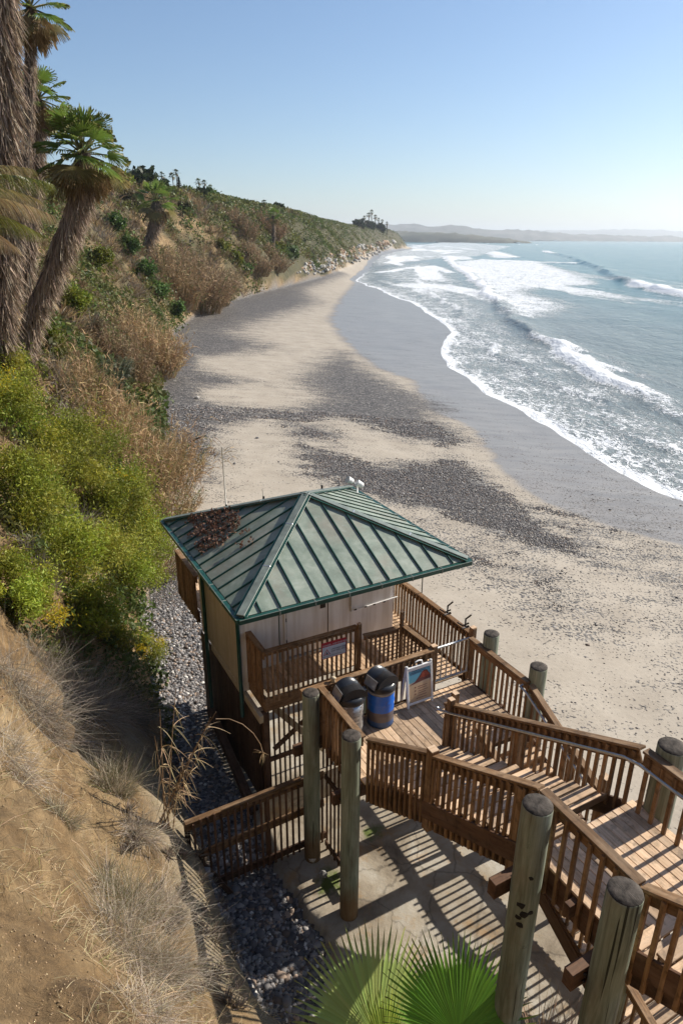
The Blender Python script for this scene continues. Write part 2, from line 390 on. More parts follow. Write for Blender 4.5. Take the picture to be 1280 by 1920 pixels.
def m_plant(name, trans=0.35, rough=0.55):
    k = NT(name); c = k.attr('Col', 'Color')
    rr = k.ramp(k.rand(), [(0, 0.88), (1, 1.12)]); c = k.mix(1, c, rr, 'MULTIPLY')
    k.color(c); k.rough(rough); spec(k, 0.3)
    tr = k.n('BsdfTranslucent'); k.l(c, tr.inputs[0]); mx = k.n('MixShader'); mx.inputs[0].default_value = trans
    k.l(k.b.outputs[0], mx.inputs[1]); k.l(tr.outputs[0], mx.inputs[2]); k.l(mx.outputs[0], k.out.inputs[0])
    return k.m
M_leaf = m_plant("leaf", 0.35); M_dry = m_plant("dry_leaf", 0.2, 0.8); M_rock = m_plant("stone", 0.0, 0.75); M_frond = m_plant("palm_leaf", 0.42, 0.4)

# ------------------------------------------------------------------ mesh helpers
def link(o): COL.objects.link(o); return o
def mesh_np(name, V, Fq, mats, attrs=None, smooth=False, n=4):
    """V (N,3), Fq (M,n) faces"""
    V = np.asarray(V, np.float32); Fq = np.asarray(Fq, np.int32)
    me = bpy.data.meshes.new(name)
    me.vertices.add(len(V)); me.vertices.foreach_set('co', V.ravel())
    me.loops.add(Fq.size); me.loops.foreach_set('vertex_index', Fq.ravel())
    me.polygons.add(len(Fq)); me.polygons.foreach_set('loop_start', np.arange(0, Fq.size, n, dtype=np.int32))
    if smooth: me.polygons.foreach_set('use_smooth', np.ones(len(Fq), bool))
    me.materials.append(mats)
    for an, arr in (attrs or {}).items():
        arr = np.asarray(arr, np.float32)
        if arr.ndim == 2:
            at = me.attributes.new(an, 'FLOAT_COLOR', 'POINT')
            full = np.ones((len(V), 4), np.float32); full[:, :3] = arr; at.data.foreach_set('color', full.ravel())
        else:
            at = me.attributes.new(an, 'FLOAT', 'POINT'); at.data.foreach_set('value', arr.ravel())
    me.update(calc_edges=True)
    return me
def tag(o, label=None, cat=None, group=None, kind=None):
    if label: o['label'] = label
    if cat: o['category'] = cat
    if group: o['group'] = group
    if kind: o['kind'] = kind
    return o
def obj(name, me, parent=None, loc=None, **kw):
    o = bpy.data.objects.new(name, me); link(o)
    if parent: o.parent = parent
    if loc is not None: o.location = loc
    return tag(o, **kw)
def struct(name, me): return obj(name, me, kind='structure')

class T:
    """a thing on the wooden structure: an Empty at (u,v,z), turned with the structure; parts are given in absolute u,v,z"""
    def __init__(s, name, label, cat, o, group=None):
        s.o = Vector(o); s.e = bpy.data.objects.new(name, None); link(s.e); s.e.empty_display_size = 0.2
        s.e.location = W(*o); s.e.rotation_euler = (0, 0, TH); tag(s.e, label, cat, group)
    def add(s, name, me, p=None, rot=None, parent=None, label=None):
        ob = bpy.data.objects.new(name, me); link(ob)
        if parent is not None:
            ob.parent = parent; base = s.o + Vector(parent['_off']) ; 
            loc = (Vector(p) if p is not None else s.o) - base
            if rot is not None: ob.matrix_basis = Matrix.Translation(loc) @ rot.to_4x4()
            else: ob.location = loc
        else:
            ob.parent = s.e; loc = (Vector(p) if p is not None else s.o) - s.o
            if rot is not None: ob.matrix_basis = Matrix.Translation(loc) @ rot.to_4x4()
            else: ob.location = loc
        if label: ob['label'] = label
        return ob
BOXC = {}
def box_me(L, w, h, mat, ch=0.006):
    """chamfered box, length along X, centred"""
    key = (round(L, 3), round(w, 3), round(h, 3), mat.name)
    if key in BOXC: return BOXC[key]
    c = min(ch, w * .2, h * .2); V = []; idx = {}
    hx, hy, hz = L / 2, w / 2, h / 2
    for sx in (-1, 1):
        for sy in (-1, 1):
            for sz in (-1, 1):
                for ax in range(3):
                    q = [sx * (hx - c), sy * (hy - c), sz * (hz - c)]; q[ax] = (sx * hx, sy * hy, sz * hz)[ax]
                    idx[(sx, sy, sz, ax)] = len(V); V.append(q)
    F = []
    for ax in range(3):
        o1, o2 = [a for a in range(3) if a != ax]
        for s in (-1, 1):
            f = []
            for a, b in ((-1, -1), (1, -1), (1, 1), (-1, 1)):
                k = [0, 0, 0]; k[ax] = s; k[o1] = a; k[o2] = b; f.append(idx[(*k, ax)])
            if (s == 1) == (ax == 1): f.reverse()
            F.append(f)
    for ax in range(3):            # edge bevels
        o1, o2 = [a for a in range(3) if a != ax]
        for a in (-1, 1):
            for b in (-1, 1):
                k0 = [0] * 3; k1 = [0] * 3; k0[ax] = -1; k1[ax] = 1; k0[o1] = k1[o1] = a; k0[o2] = k1[o2] = b
                F.append([idx[(*k0, o1)], idx[(*k1, o1)], idx[(*k1, o2)], idx[(*k0, o2)]])
    for sx in (-1, 1):
        for sy in (-1, 1):
            for sz in (-1, 1): F.append([idx[(sx, sy, sz, a)] for a in range(3)])
    me = bpy.data.meshes.new("board"); me.from_pydata(V, [], F); me.materials.append(mat)
    import bmesh as _b
    bm = _b.new(); bm.from_mesh(me); _b.ops.recalc_face_normals(bm, faces=bm.faces); bm.to_mesh(me); bm.free()
    BOXC[key] = me; return me
def beam(t, name, p0, p1, w, h, mat, side=None, label=None, parent=None):
    p0 = Vector(p0); p1 = Vector(p1); x = (p1 - p0); L = x.length; x.normalize()
    if side is None:
        side = Vector((0, 0, 1)).cross(x)
        if side.length < 1e-3: side = Vector((0, 1, 0))
    y = Vector(side).normalized(); z = x.cross(y).normalized(); y = z.cross(x).normalized()
    rot = Matrix((x, y, z)).transposed()
    return t.add(name, box_me(L, w, h, mat), (p0 + p1) / 2, rot, parent, label)
def cyl_me(name, prof, n=16, mat=None, cap=True, jit=0.0, seed=1, axis_pts=None):
    """lathe about Z; prof list of (r,z)"""
    rr = random.Random(seed); V = []; F = []
    ph = [1 + (rr.random() - .5) * jit for _ in range(n)]
    for (r_, z_) in prof:
        for i in range(n): a = 2 * pi * i / n; V.append((r_ * ph[i] * cos(a), r_ * ph[i] * sin(a), z_))
    for j in range(len(prof) - 1):
        for i in range(n): k = (i + 1) % n; F.append([j * n + i, j * n + k, (j + 1) * n + k, (j + 1) * n + i])
    if cap: F.append(list(range(n))[::-1]); F.append([(len(prof) - 1) * n + i for i in range(n)])
    me = bpy.data.meshes.new(name); me.from_pydata(V, [], F)
    for p in me.polygons: p.use_smooth = len(p.vertices) == 4
    if mat: me.materials.append(mat)
    return me
def tube_me(name, pts, r, mat, n=8):
    pts = [Vector(p) for p in pts]; V = []; F = []
    rs = r if isinstance(r, (list, tuple)) else [r] * len(pts)
    for i, p in enumerate(pts):
        d = (pts[min(i + 1, len(pts) - 1)] - pts[max(i - 1, 0)]).normalized()
        a = d.cross(Vector((0.02, 0.1, 1)) if abs(d.z) < .95 else Vector((1, 0, 0))).normalized(); b = d.cross(a)
        for k in range(n): t = 2 * pi * k / n; V.append(p + (a * cos(t) + b * sin(t)) * rs[i])
    for i in range(len(pts) - 1):
        for k in range(n): q = (k + 1) % n; F.append([i * n + k, i * n + q, (i + 1) * n + q, (i + 1) * n + k])
    F.append(list(range(n))); F.append([(len(pts) - 1) * n + k for k in range(n)][::-1])
    me = bpy.data.meshes.new(name); me.from_pydata([tuple(v) for v in V], [], F); me.materials.append(mat)
    for p in me.polygons: p.use_smooth = len(p.vertices) == 4
    return me
def tube(t, name, pts, r, mat, n=8, parent=None):
    pts = [Vector(p) for p in pts]; o = t.o if parent is None else t.o + Vector(parent['_off'])
    return t.add(name, tube_me(name, [p - o for p in pts], r, mat, n), None if parent is None else o, None, parent)
def poly_me(name, V, F, mat, smooth=False):
    me = bpy.data.meshes.new(name); me.from_pydata([tuple(v) for v in V], [], F); me.materials.append(mat)
    if smooth:
        for p in me.polygons: p.use_smooth = True
    return me

# ------------------------------------------------------------------ ground sheet
PEB = [  # patches of grey stones on the beach (outline points, coverage)
 ([(300,745),(270,790),(340,930),(380,870),(362,835),(440,800),(560,770),(430,772),(360,762),(350,742),(470,718),(360,702),(335,684),(440,668),(500,650),(430,628),(480,606),(590,566),(570,545),(650,512),(570,510),(530,520),(430,565),(320,620),(310,700)], .95),
 ([(640,650),(700,690),(760,715),(835,742),(805,770),(885,800),(830,820),(740,802),(640,775),(560,792),(440,790),(560,765),(610,742),(560,712),(600,680)], .95),
 ([(560,835),(620,850),(700,866),(800,856),(850,838),(930,890),(1010,950),(1110,1020),(1000,1015),(900,975),(800,945),(720,935),(640,915),(580,890)], .95),
 ([(200,1150),(396,1060),(410,1350),(420,1480),(340,1520),(240,1300)], 1.0),
 ([(330,1480),(420,1480),(520,1600),(580,1690),(620,1960),(440,1960),(380,1640)], 1.0),
 ([(560,715),(640,700),(640,740),(560,740)], .4),
 ([(530,790),(640,805),(620,830),(540,820)], .8),
 ([(930,890),(1120,930),(1290,985),(1290,1070),(1110,1070),(990,985)], .42),
 ([(760,955),(1000,1000),(1210,1190),(1020,1190),(820,1050)], .38),
 ([(355,850),(440,862),(430,875),(350,880)], .6)]
WETP = [(735,452),(700,478),(668,525),(640,560),(615,605),(640,640),(700,690),(770,712),(800,770),(880,800),(930,880),(1010,945),(1120,985),(1400,1050),(1900,1150),(1900,900),(1280,800),(1000,700),(850,600),(800,500)]
def inpoly(X, Y, pl):
    c = np.zeros(X.shape, bool); n = len(pl)
    for i in range(n):
        x0, y0 = pl[i]; x1, y1 = pl[(i + 1) % n]
        if y0 == y1: continue
        m = (y0 > Y) != (y1 > Y); c ^= m & (X < (x1 - x0) * (Y - y0) / (y1 - y0) + x0)
    return c
def polymask_world(x, y, pts, z, feather):
    """soft membership in a ground patch; outline is turned into metres on the ground first"""
    wp = np.array([P(a, b, z)[:2] for a, b in pts]); wp2 = np.vstack([wp, wp[:1]])
    d, _ = polydist(x, y, wp2); ins = inpoly(x, y, [tuple(q) for q in wp])
    dd = np.where(ins, np.abs(d), -np.abs(d)); f = feather * np.clip(np.hypot(x, y) / 40, 0.15, 3)
    return ss(-f, f, dd)
def pebmask(x, y):
    m = np.zeros(x.shape)
    for i, (pl, k) in enumerate(PEB):
        m = np.maximum(m, k * polymask_world(x, y, pl, 2.2 if i in (3, 4) else 1.7, 1.0 if i in (3, 4) else 2.6))
    # loose stones thinning out over the lower beach
    g = ss(10, 20, x + 0.12 * y) * ss(60, 30, y)
    return np.maximum(m, 0.34 * g)

def polar(az, rs):
    A, Rr = np.meshgrid(np.radians(az), rs, indexing='ij')
    return Rr * np.sin(A), Rr * np.cos(A)
def gridfaces(na, nr):
    i, j = np.meshgrid(np.arange(na - 1), np.arange(nr - 1), indexing='ij')
    a = i * nr + j; return np.stack([a, a + 1, a + nr + 1, a + nr], -1).reshape(-1, 4)
az = np.concatenate([np.arange(-176, -62, 4.0), np.arange(-62, 56, 0.24), np.arange(56, 181, 4.0), [184.0]])
rs = 0.6 * 1.0205 ** np.arange(0, 492)
X, Y = polar(az, rs); X = X.ravel(); Y = Y.ravel()
H, D, WJ, TT = terr(X, Y)
on = (np.hypot(X, Y) < 400) & (D < 3)
peb = np.zeros(X.shape); peb[on] = pebmask(X[on], Y[on])
peb = np.maximum(peb, .95 * ss(5.5, 1.5, -D) * ss(28, 50, Y) * ss(330, 240, Y))
wet = np.clip(polymask_world(X, Y, WETP, 0.6, 2.0) + ss(3, 0.5, WJ), 0, 1)
gun = ss(1.4, 0.9, D) * ss(15, 12.5, Y) * (D > 0) * (X < 0.5)
veg = np.maximum(ss(140, 220, Y), .85 * ss(38, 60, Y) * ss(.36, .52, fbm(TT / 6, D / 4, 4, 611))) * ss(0, .6, D)
V = np.stack([X, Y, H], 1)
ground = struct('ground', mesh_np('ground', V, gridfaces(len(az), len(rs)), M_ground,
    {'wet': wet, 'peb': peb, 'bluff': ss(-.15, .25, D), 'smooth': gun, 'veg': veg}, True))

# ------------------------------------------------------------------ sea
W2 = np.array([P(a, b, 0.4)[:2] for a, b in [(838,478),(845,492),(885,522),(940,575),(962,599),(1030,640),(1100,690),(1165,722),(1280,778),(1500,870)]])[::-1]
W3 = np.array([P(a, b, 0.4)[:2] for a, b in [(1015,470),(1065,482),(1130,505),(1150,520),(1220,541),(1290,556),(1500,600)]])[::-1]
W1 = np.array([P(a, b, 0.2)[:2] for a, b in [(1015,708),(1060,728),(1100,742),(1145,758)]])[::-1]
W4 = np.array([P(a, b, 0.4)[:2] for a, b in [(915,474),(935,479),(965,483)]])[::-1]
W5 = np.array([P(a, b, 0.3)[:2] for a, b in [(885,487),(960,490),(1090,494)]])[::-1]
FO = [([(845,490),(900,486),(1010,490),(1085,512),(1125,532),(1010,540),(985,546),(1072,570),(1030,592),(962,597),(930,570),(880,520)], .85),
      ([(915,470),(940,472),(970,480),(950,484),(918,482)], .9), ([(680,470),(850,452),(960,462),(900,480),(830,484),(700,500)], .55),
      ([(700,505),(800,490),(850,520),(780,530),(720,525)], .5),
      ([(700,540),(840,500),(960,600),(1180,730),(1280,790),(1280,920),(1000,770),(820,680),(770,580)], .50),
      ([(960,595),(1100,640),(1280,700),(1280,775),(1160,720),(1030,640)], .38),
      ([(1000,780),(1280,940),(1400,1000),(1400,830),(1100,740),(900,640),(820,660)], .52),
      ([(1010,475),(1070,478),(1100,492),(1180,512),(1290,545),(1290,556),(1150,522),(1020,478)], .25)]
az2 = np.concatenate([np.arange(-30, -2, 0.6), np.arange(-2, 50, 0.18), np.arange(50, 93, 2.1)])
rs2 = np.concatenate([14 * 1.0135 ** np.arange(0, 366), 14 * 1.0135 ** 366 * 1.09 ** np.arange(0, 35)])
X, Y = polar(az2, rs2); X = X.ravel(); Y = Y.ravel(); RR = np.hypot(X, Y)
H, D, WJ, TT = terr(X, Y)
foam = np.zeros(X.shape); Z = np.zeros(X.shape)
near = RR < 1500
def wave(PL, hgt, back, front, fo, fseed, along=None):
    global Z, foam
    d, t = polydist(X, Y, PL); d = -d if wave.flip else d
    L = np.sum(np.hypot(*np.diff(PL, axis=0).T)); ends = ss(0, .06 * L, t) * ss(L, .93 * L, t)
    j = d + (fbm(t / 9, d * 0 + 1, 3, fseed) - .5) * 5
    Z += hgt * ends * np.where(j > 0, np.exp(-(j / back) ** 2), np.exp(-(j / front) ** 2)) * (0.7 + 0.6 * fbm(t / 14, d * 0, 2, fseed + 3)) * (RR < 1400)
    br = ss(0.28, 0.5, fbm(t / (0.13 * L + 5), d * 0 + 3, 2, fseed + 9)) if along is None else along(t / L)
    foam = np.maximum(foam, ends * fo * br * np.where(j > 0, np.exp(-(j / (back * .8)) ** 2), np.exp(-(j / (front * 1.6)) ** 2)))
wave.flip = False
dchk, _ = polydist(np.array([200.0]), np.array([60.0]), W2); wave.flip = bool(dchk[0] < 0)
wave(W2, 0.75, 3.2, 1.1, 1.4, 71, lambda s: np.clip(ss(.19, .23, s) + ss(.12, .07, s) + 0.25, 0, 1))
wave(W3, 1.5, 7, 2.2, 1.5, 81, lambda s: np.clip(ss(.16, .12, s) + ss(.7, .9, s) + .15, 0, 1))
wave(W1, 0.25, 1.6, .5, .6, 91); wave(W4, 1.2, 9, 4, 1.5, 95, lambda s: s * 0 + 1); wave(W5, .9, 8, 3, 1.1, 97, lambda s: s * 0 + .9)
for i_, (pp_, hh_) in enumerate((([(900,456),(960,457),(1015,459)], .5), ([(700,470),(790,463),(870,466),(935,472)], .5), ([(735,488),(800,480),(835,484)], .4), ([(705,512),(780,500),(830,506),(850,512)], .35), ([(860,602),(915,650),(975,690),(1010,706)], .3), ([(1045,640),(1110,672),(1180,700)], .35), ([(800,540),(850,575),(880,600)], .3), ([(1130,772),(1200,812),(1270,842)], .22))):
    wave(np.array([P(a, b, .3)[:2] for a, b in pp_])[::-1], hh_ * .8, 2 + 3 * (i_ < 4), .8 + (i_ < 4), 1.15 if i_ < 4 else .85, 120 + i_ * 7)
for pl, kf in FO:
    foam = np.maximum(foam, kf * polymask_world(X, Y, pl, 0.2, 3.0) * (RR < 4000))
shore = np.maximum(-WJ, 0)
foam = np.maximum(foam, 1.15 * ss(2.6, 0.0, shore) * ss(400, 300, RR)); foam = np.maximum(foam, 0.62 * ss(16, 1.0, shore) * ss(600, 200, RR))
stre = ss(0.50, 0.64, fbm(shore / 15.0, Y / 130.0, 4, 55)) * ss(190, 40, shore) * ss(110, 260, Y) * ss(3500, 1800, Y)
foam = np.maximum(foam, 0.95 * stre)
Z += (fbm(X / 14, Y / 7, 3, 101) - .5) * 0.35 * ss(0, 50, shore) + 0.02
dep = ss(5, 150, shore) * 0.55 + ss(120, 900, shore) * 0.45
# the sheet rides a few cm up the sand as the uprush does
sea = struct('sea', mesh_np('sea', np.stack([X, Y, Z], 1), gridfaces(len(az2), len(rs2)), M_sea, {'foam': foam, 'depth': dep}, True))

# ------------------------------------------------------------------ far hills
def ridge(name, pts, depth, mat, seed, amp, step):
    """pts: (x, y, height) along the crest; a ridge with real width"""
    pts = np.array(pts, float); seg = np.hypot(*np.diff(pts[:, :2], axis=0).T); S = np.concatenate([[0], np.cumsum(seg)])
    n = int(S[-1] / step); s = np.linspace(0, S[-1], n); x = np.interp(s, S, pts[:, 0]); y = np.interp(s, S, pts[:, 1]); h = np.interp(s, S, pts[:, 2])
    k = 14; a = np.linspace(-1, 1, k); Vv = []
    for j, q in enumerate(a):
        hh = np.maximum(h * (1 - q * q) ** 0.8 * (0.75 + 0.5 * fbm(s / (step * 9), s * 0 + q * 3, 4, seed)) + (fbm(s / (step * 2), s * 0 + q * 9, 3, seed + 5) - .5) * amp, -2)
        Vv.append(np.stack([x + q * depth * 0.15 * (0.6 + fbm(s / (step * 12), s * 0 + q, 2, seed)), y + q * depth, hh], 1))
    Vv = np.concatenate(Vv); return struct(name, mesh_np(name, Vv, gridfaces(k, n), mat, None, True))
def m_hill(name, a, b):
    k = NT(name); v = k.pos(); k.color(k.ramp(k.noise(v, 0.006, 8, 0.7), [(0.35, a), (0.62, b)])); k.rough(0.95); return k.m
M_h1 = m_hill("far_scrub_hill", (0.035, 0.05, 0.03), (0.13, 0.12, 0.08)); M_h2 = m_hill("far_town_hill", (0.05, 0.06, 0.05), (0.17, 0.16, 0.14))
ridge('hill', [(-900, 3600, 30), (100, 3300, 45), (420, 3150, 38), (640, 3050, 20), (760, 3000, 2)], 130, M_h1, 3, 14, 14)
ridge('hill', [(-3000, 7000, 95), (200, 6600, 130), (700, 6500, 125), (1500, 6600, 85), (2100, 6900, 60), (3300, 7400, 45), (3900, 7600, 5)], 420, M_h2, 13, 26, 30)
ridge('hill', [(-3000, 14500, 180), (2200, 14500, 140), (3500, 14300, 165), (5200, 14200, 195), (7200, 14400, 150), (10500, 15500, 120)], 900, M_h2, 23, 40, 60)

# ------------------------------------------------------------------ concrete slab
def slab():
    bnd = [W(a, b)[:2] for a, b in [(4.25,8.7),(4.0,10.6),(4.3,13.4),(5.0,17),(9.7,17),(9.8,12),(9.9,4.5),(8,2.2),(4.8,4.2),(4.6,6.5)]]
    xs = np.arange(-6, 9, .12); ys = np.arange(2, 20, .12); n = (len(xs), len(ys))
    Xg, Yg = np.meshgrid(xs, ys, indexing='ij'); ins = inpoly(Xg, Yg, bnd)
    dd, _ = polydist(Xg, Yg, np.array(bnd + bnd[:1])); e = np.where(ins, np.abs(dd), -np.abs(dd)) + (fbm(Xg / .6, Yg / .6, 3, 7) - .5) * .5
    gh = terr(Xg.ravel(), Yg.ravel())[0].reshape(Xg.shape)
    z = 3.05 + (fbm(Xg / 1.2, Yg / 1.2, 4, 77) - .5) * .10
    z = np.where(e > 0.12, z, np.where(e > 0, 2.95, gh - .5))
    keep = e > -0.25; F = gridfaces(*n); kv = keep.ravel(); F = F[kv[F].all(1)]
    c = P(625, 1655, 3.05); c2 = P(700, 1560, 3.05); rr = np.minimum(np.hypot(Xg - c[0], Yg - c[1]) / .75, np.hypot(Xg - c2[0], Yg - c2[1]) / .5)
    moss = ss(1.2, .1, rr)
    struct('pavement', mesh_np('concrete_slab', np.stack([Xg, Yg, z], -1).reshape(-1, 3), F, M_conc, {'moss': moss.ravel()}, True))
slab()

# ================================================================== WOODEN STRUCTURE
def offs(o, t): o['_off'] = tuple(Vector(o.matrix_basis.translation)); return o
PILE_N = [0]
def pile(u, v, ztop, zbot, r, label, lean=0.0):
    t = T('timber_pile', label, 'pile', (u, v, zbot), 'round timber piles of the stairs and deck')
    PILE_N[0] += 1; q = PILE_N[0]; L = ztop - zbot
    prof = [(r * 1.05, 0)] + [(r * (1.05 - .05 * i / 12), L * i / 12) for i in range(1, 12)] + [(r * 1.0, L - .02), (r * .985, L)]
    t.add('shaft', cyl_me('shaft', prof, 28, M_pile, jit=.03, seed=q))
    t.add('end_grain', cyl_me('end_grain', [(r * .985, 0), (r * .97, .006), (r * .5, .012)], 28, M_end, jit=.03, seed=q), (u, v, ztop))
    return t
def bolt(t, p, r=.022, ax='u'):
    rot = Euler((0, pi / 2, 0)).to_matrix() if ax == 'u' else Euler((pi / 2, 0, 0)).to_matrix()
    if 'b' not in BOXC: BOXC['b'] = cyl_me('bolt', [(r, -.01), (r, .012), (r * .5, .02)], 8, M_dmetal)
    t.add('bolt', BOXC['b'], p, rot)

def railing(label, a, b, h=1.1, drop=.25, side=1, pitch=.15, cap=(.14, .04), board=.18, low=True, group='wooden railings of the beach stairs', bal=.052, posts=(), capname='cap_rail'):
    """a,b: base line (u,v,z of the walking surface). side: which side (left of a->b = +1) the balusters are nailed on"""
    a = Vector(a); b = Vector(b); d = (b - a); L2 = Vector((d.x, d.y, 0)).length; sv = Vector((-d.y, d.x, 0)).normalized() * side
    t = T('railing', label, 'railing', a, group)
    up = Vector((0, 0, h))
    beam(t, capname, a + up - Vector((0, 0, cap[1] / 2)), b + up - Vector((0, 0, cap[1] / 2)), cap[0], cap[1], M_rail)
    zb = Vector((0, 0, h - cap[1] - board / 2 - .002))
    beam(t, 'side_rail', a + zb, b + zb, .04, board, M_rail)
    n = max(int(L2 / pitch), 1)
    for i in range(n + 1):
        f = (i + .5) / (n + 1); p = a + d * f + sv * (.02 + bal / 2 + .002)
        j = rnd.uniform(-.006, .006)
        top = p + Vector((0, 0, h - cap[1] - .02)); bot = p + Vector((0, 0, -drop + rnd.uniform(-.02, .02)))
        top.x += j
        beam(t, 'baluster', bot, top, bal, bal, M_bal, side=(1, 0, 0) if abs(d.y) >= abs(d.x) else (0, 1, 0))
    if low:
        zc = Vector((0, 0, -drop / 2 - .02)); beam(t, 'rim_board', a + zc - sv * .0, b + zc, .04, drop, M_beam)
    for f, hh, ww, dp in posts:
        p = a + d * f - sv * .0
        beam(t, 'post', p + Vector((0, 0, -dp)), p + Vector((0, 0, hh)), ww, ww, M_bal if ww > .13 else M_rail, side=(1, 0, 0))
    return t
def post(label, u, v, z0, z1, w, w2=None, cat='post', mat=None):
    t = T('wooden_post', label, cat, (u, v, z0)); beam(t, 'shaft', (u, v, z0), (u, v, z1), w, w2 or w, mat or M_rail, side=(1, 0, 0))
    beam(t, 'post_top', (u - w2 / 2 * .96 if w2 else u - w / 2 * .96, v, z1 + .006), (u + (w2 or w) / 2 * .96, v, z1 + .006), w * .96, .012, M_deck)
    return t

# --- piles
pile(4.93, 10.28, 7.5, 2.6, .172, "round green weathered pile at the corner beside the grey rubbish bin")
pile(4.97, 8.68, 7.6, 2.6, .18, "round green weathered pile in front of the bend in the landing rail")
p3 = pile(5.16, 4.44, 9.63, 2.4, .187, "thick round pile with black blotches at the top of the stair flight")
pile(5.14, 3.12, 9.62, 2.4, .187, "round pile nearest the lower right corner carrying a bolted beam")
pile(7.52, 4.36, 9.62, 1.8, .19, "round pile at the seaward edge of the upper platform")
pile(9.27, 9.95, 7.8, 1.8, .172, "round pile beside the right post of the metal gate")
pile(9.3, 8.5, 7.8, 1.8, .18, "round pile beside the top of the beach stairs handrail")
pile(7.1, 11.95, 5.8, 2.6, .17, "short round pile standing under the hut balcony")
pile(9.0, 15.2, 5.8, 1.6, .17, "round pile under the seaward corner of the hut")
pile(9.0, 12.0, 5.8, 1.6, .17, "round pile under the seaward balcony walkway")

_d = Vector((-5.16, -4.44, 0)).normalized(); _l = Vector((-_d.y, _d.x, 0))
for (o1, zz, rr_) in ((-.02, 8.12, .055), (.03, 7.98, .06), (-.04, 7.9, .045), (.0, 7.78, .05), (.12, 8.02, .04), (.05, 8.62, .03)):
    q_ = (_d + _l * (o1 / .19)).normalized(); rt_ = q_.to_track_quat('Z', 'Y').to_matrix()
    p3.add('rot_patch', cyl_me('rot_patch', [(rr_, -.02), (rr_ * .9, .003), (rr_ * .5, .006)], 9, M_rot, jit=.5, seed=int(zz * 100)), Vector((5.16, 4.44, zz)) + q_ * .190, rt_)
# --- landing deck
def deck(name, label, u0, u1, v0, v1, z, vcut=None, w=.14, along='v', joists=()):
    t = T(name, label, 'deck', (u0, v0, z))
    n = int(round((u1 - u0) / (w + .006))) if along == 'v' else int(round((v1 - v0) / (w + .006)))
    for i in range(n):
        c = (u0 if along == 'v' else v0) + (i + .5) * (w + .006); zz = z - .02 + rnd.uniform(-.003, .003)
        if along == 'v':
            va = v0 if vcut is None else vcut(c)
            beam(t, 'plank', (c, va, zz), (c, v1, zz), w, .04, M_deck)
        else: beam(t, 'plank', (u0, c, zz), (u1, c, zz), w, .04, M_deck)
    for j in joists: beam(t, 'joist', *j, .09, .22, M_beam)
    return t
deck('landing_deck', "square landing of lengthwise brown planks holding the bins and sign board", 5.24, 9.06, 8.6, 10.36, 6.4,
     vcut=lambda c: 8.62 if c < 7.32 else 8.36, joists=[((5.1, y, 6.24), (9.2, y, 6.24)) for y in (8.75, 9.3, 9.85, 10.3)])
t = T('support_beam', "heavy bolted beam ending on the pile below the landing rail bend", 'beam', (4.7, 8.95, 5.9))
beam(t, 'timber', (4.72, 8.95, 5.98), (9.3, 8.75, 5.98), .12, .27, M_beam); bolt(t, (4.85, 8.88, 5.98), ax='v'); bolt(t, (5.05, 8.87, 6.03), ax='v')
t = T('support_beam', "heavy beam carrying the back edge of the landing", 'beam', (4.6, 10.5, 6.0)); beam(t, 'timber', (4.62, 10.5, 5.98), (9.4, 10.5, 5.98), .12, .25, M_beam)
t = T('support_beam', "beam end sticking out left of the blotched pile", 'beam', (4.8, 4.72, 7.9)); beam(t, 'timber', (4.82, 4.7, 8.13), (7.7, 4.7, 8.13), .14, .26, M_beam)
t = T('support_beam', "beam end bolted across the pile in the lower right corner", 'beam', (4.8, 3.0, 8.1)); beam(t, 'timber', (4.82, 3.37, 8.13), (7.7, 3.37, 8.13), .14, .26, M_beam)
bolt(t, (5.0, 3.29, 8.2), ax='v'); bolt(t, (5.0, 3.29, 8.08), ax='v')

# --- upper stair flight between landing and platform
def stair(name, label, u0, u1, va, za, vb, zb, n, nose=.03, open_=False, z_tail=0):
    """from (va, za) rising to (vb, zb): n risers"""
    t = T(name, label, 'stairs', (u0, va, za)); run = (vb - va) / n; rise = (zb - za) / n
    for i in range(n):
        z = za + rise * (i + 1); v = va + run * i
        if i < n - 1 or z_tail:
            for q in (0, 1):
                w = abs(run) / 2 - .004; c = v + (math.copysign(1, run)) * (w / 2 + q * (w + .006)) - math.copysign(nose, run) * (q == 0) * .6
                beam(t, 'tread', (u0, c, z - .02), (u1, c, z - .02), w, .038, M_deck)
        beam(t, 'riser', (u0 + .01, v + math.copysign(.012, run), z - rise / 2 - .022), (u1 - .01, v + math.copysign(.012, run), z - rise / 2 - .022), .022, abs(rise) - .045, M_bal)
    for u in (u0 - .03, u1 + .03):
        beam(t, 'stringer', (u, va - .1 * math.copysign(1, run), za - .13), (u, vb, zb - .13), .045, .32, M_beam)
    return t
stair('wooden_stairs', "flight of wooden steps climbing from the landing to the upper platform", 5.45, 7.18, 8.58, 6.4, 4.66, 8.5, 13)
deck('upper_platform', "small upper platform of lengthwise planks striped with baluster shadows", 5.46, 7.32, 3.1, 4.66, 8.5, joists=[((5.3, y, 8.34), (7.5, y, 8.34)) for y in (3.2, 3.9, 4.55)])
stair('wooden_stairs', "next flight of steps climbing out of view from the upper platform", 5.45, 7.3, 3.12, 8.5, .9, 9.7, 7, z_tail=1)
stair('wooden_stairs', "steps going down to the beach behind the upper flight", 7.5, 9.0, 3.6, 3.6, 8.36, 6.4, 16, z_tail=0)

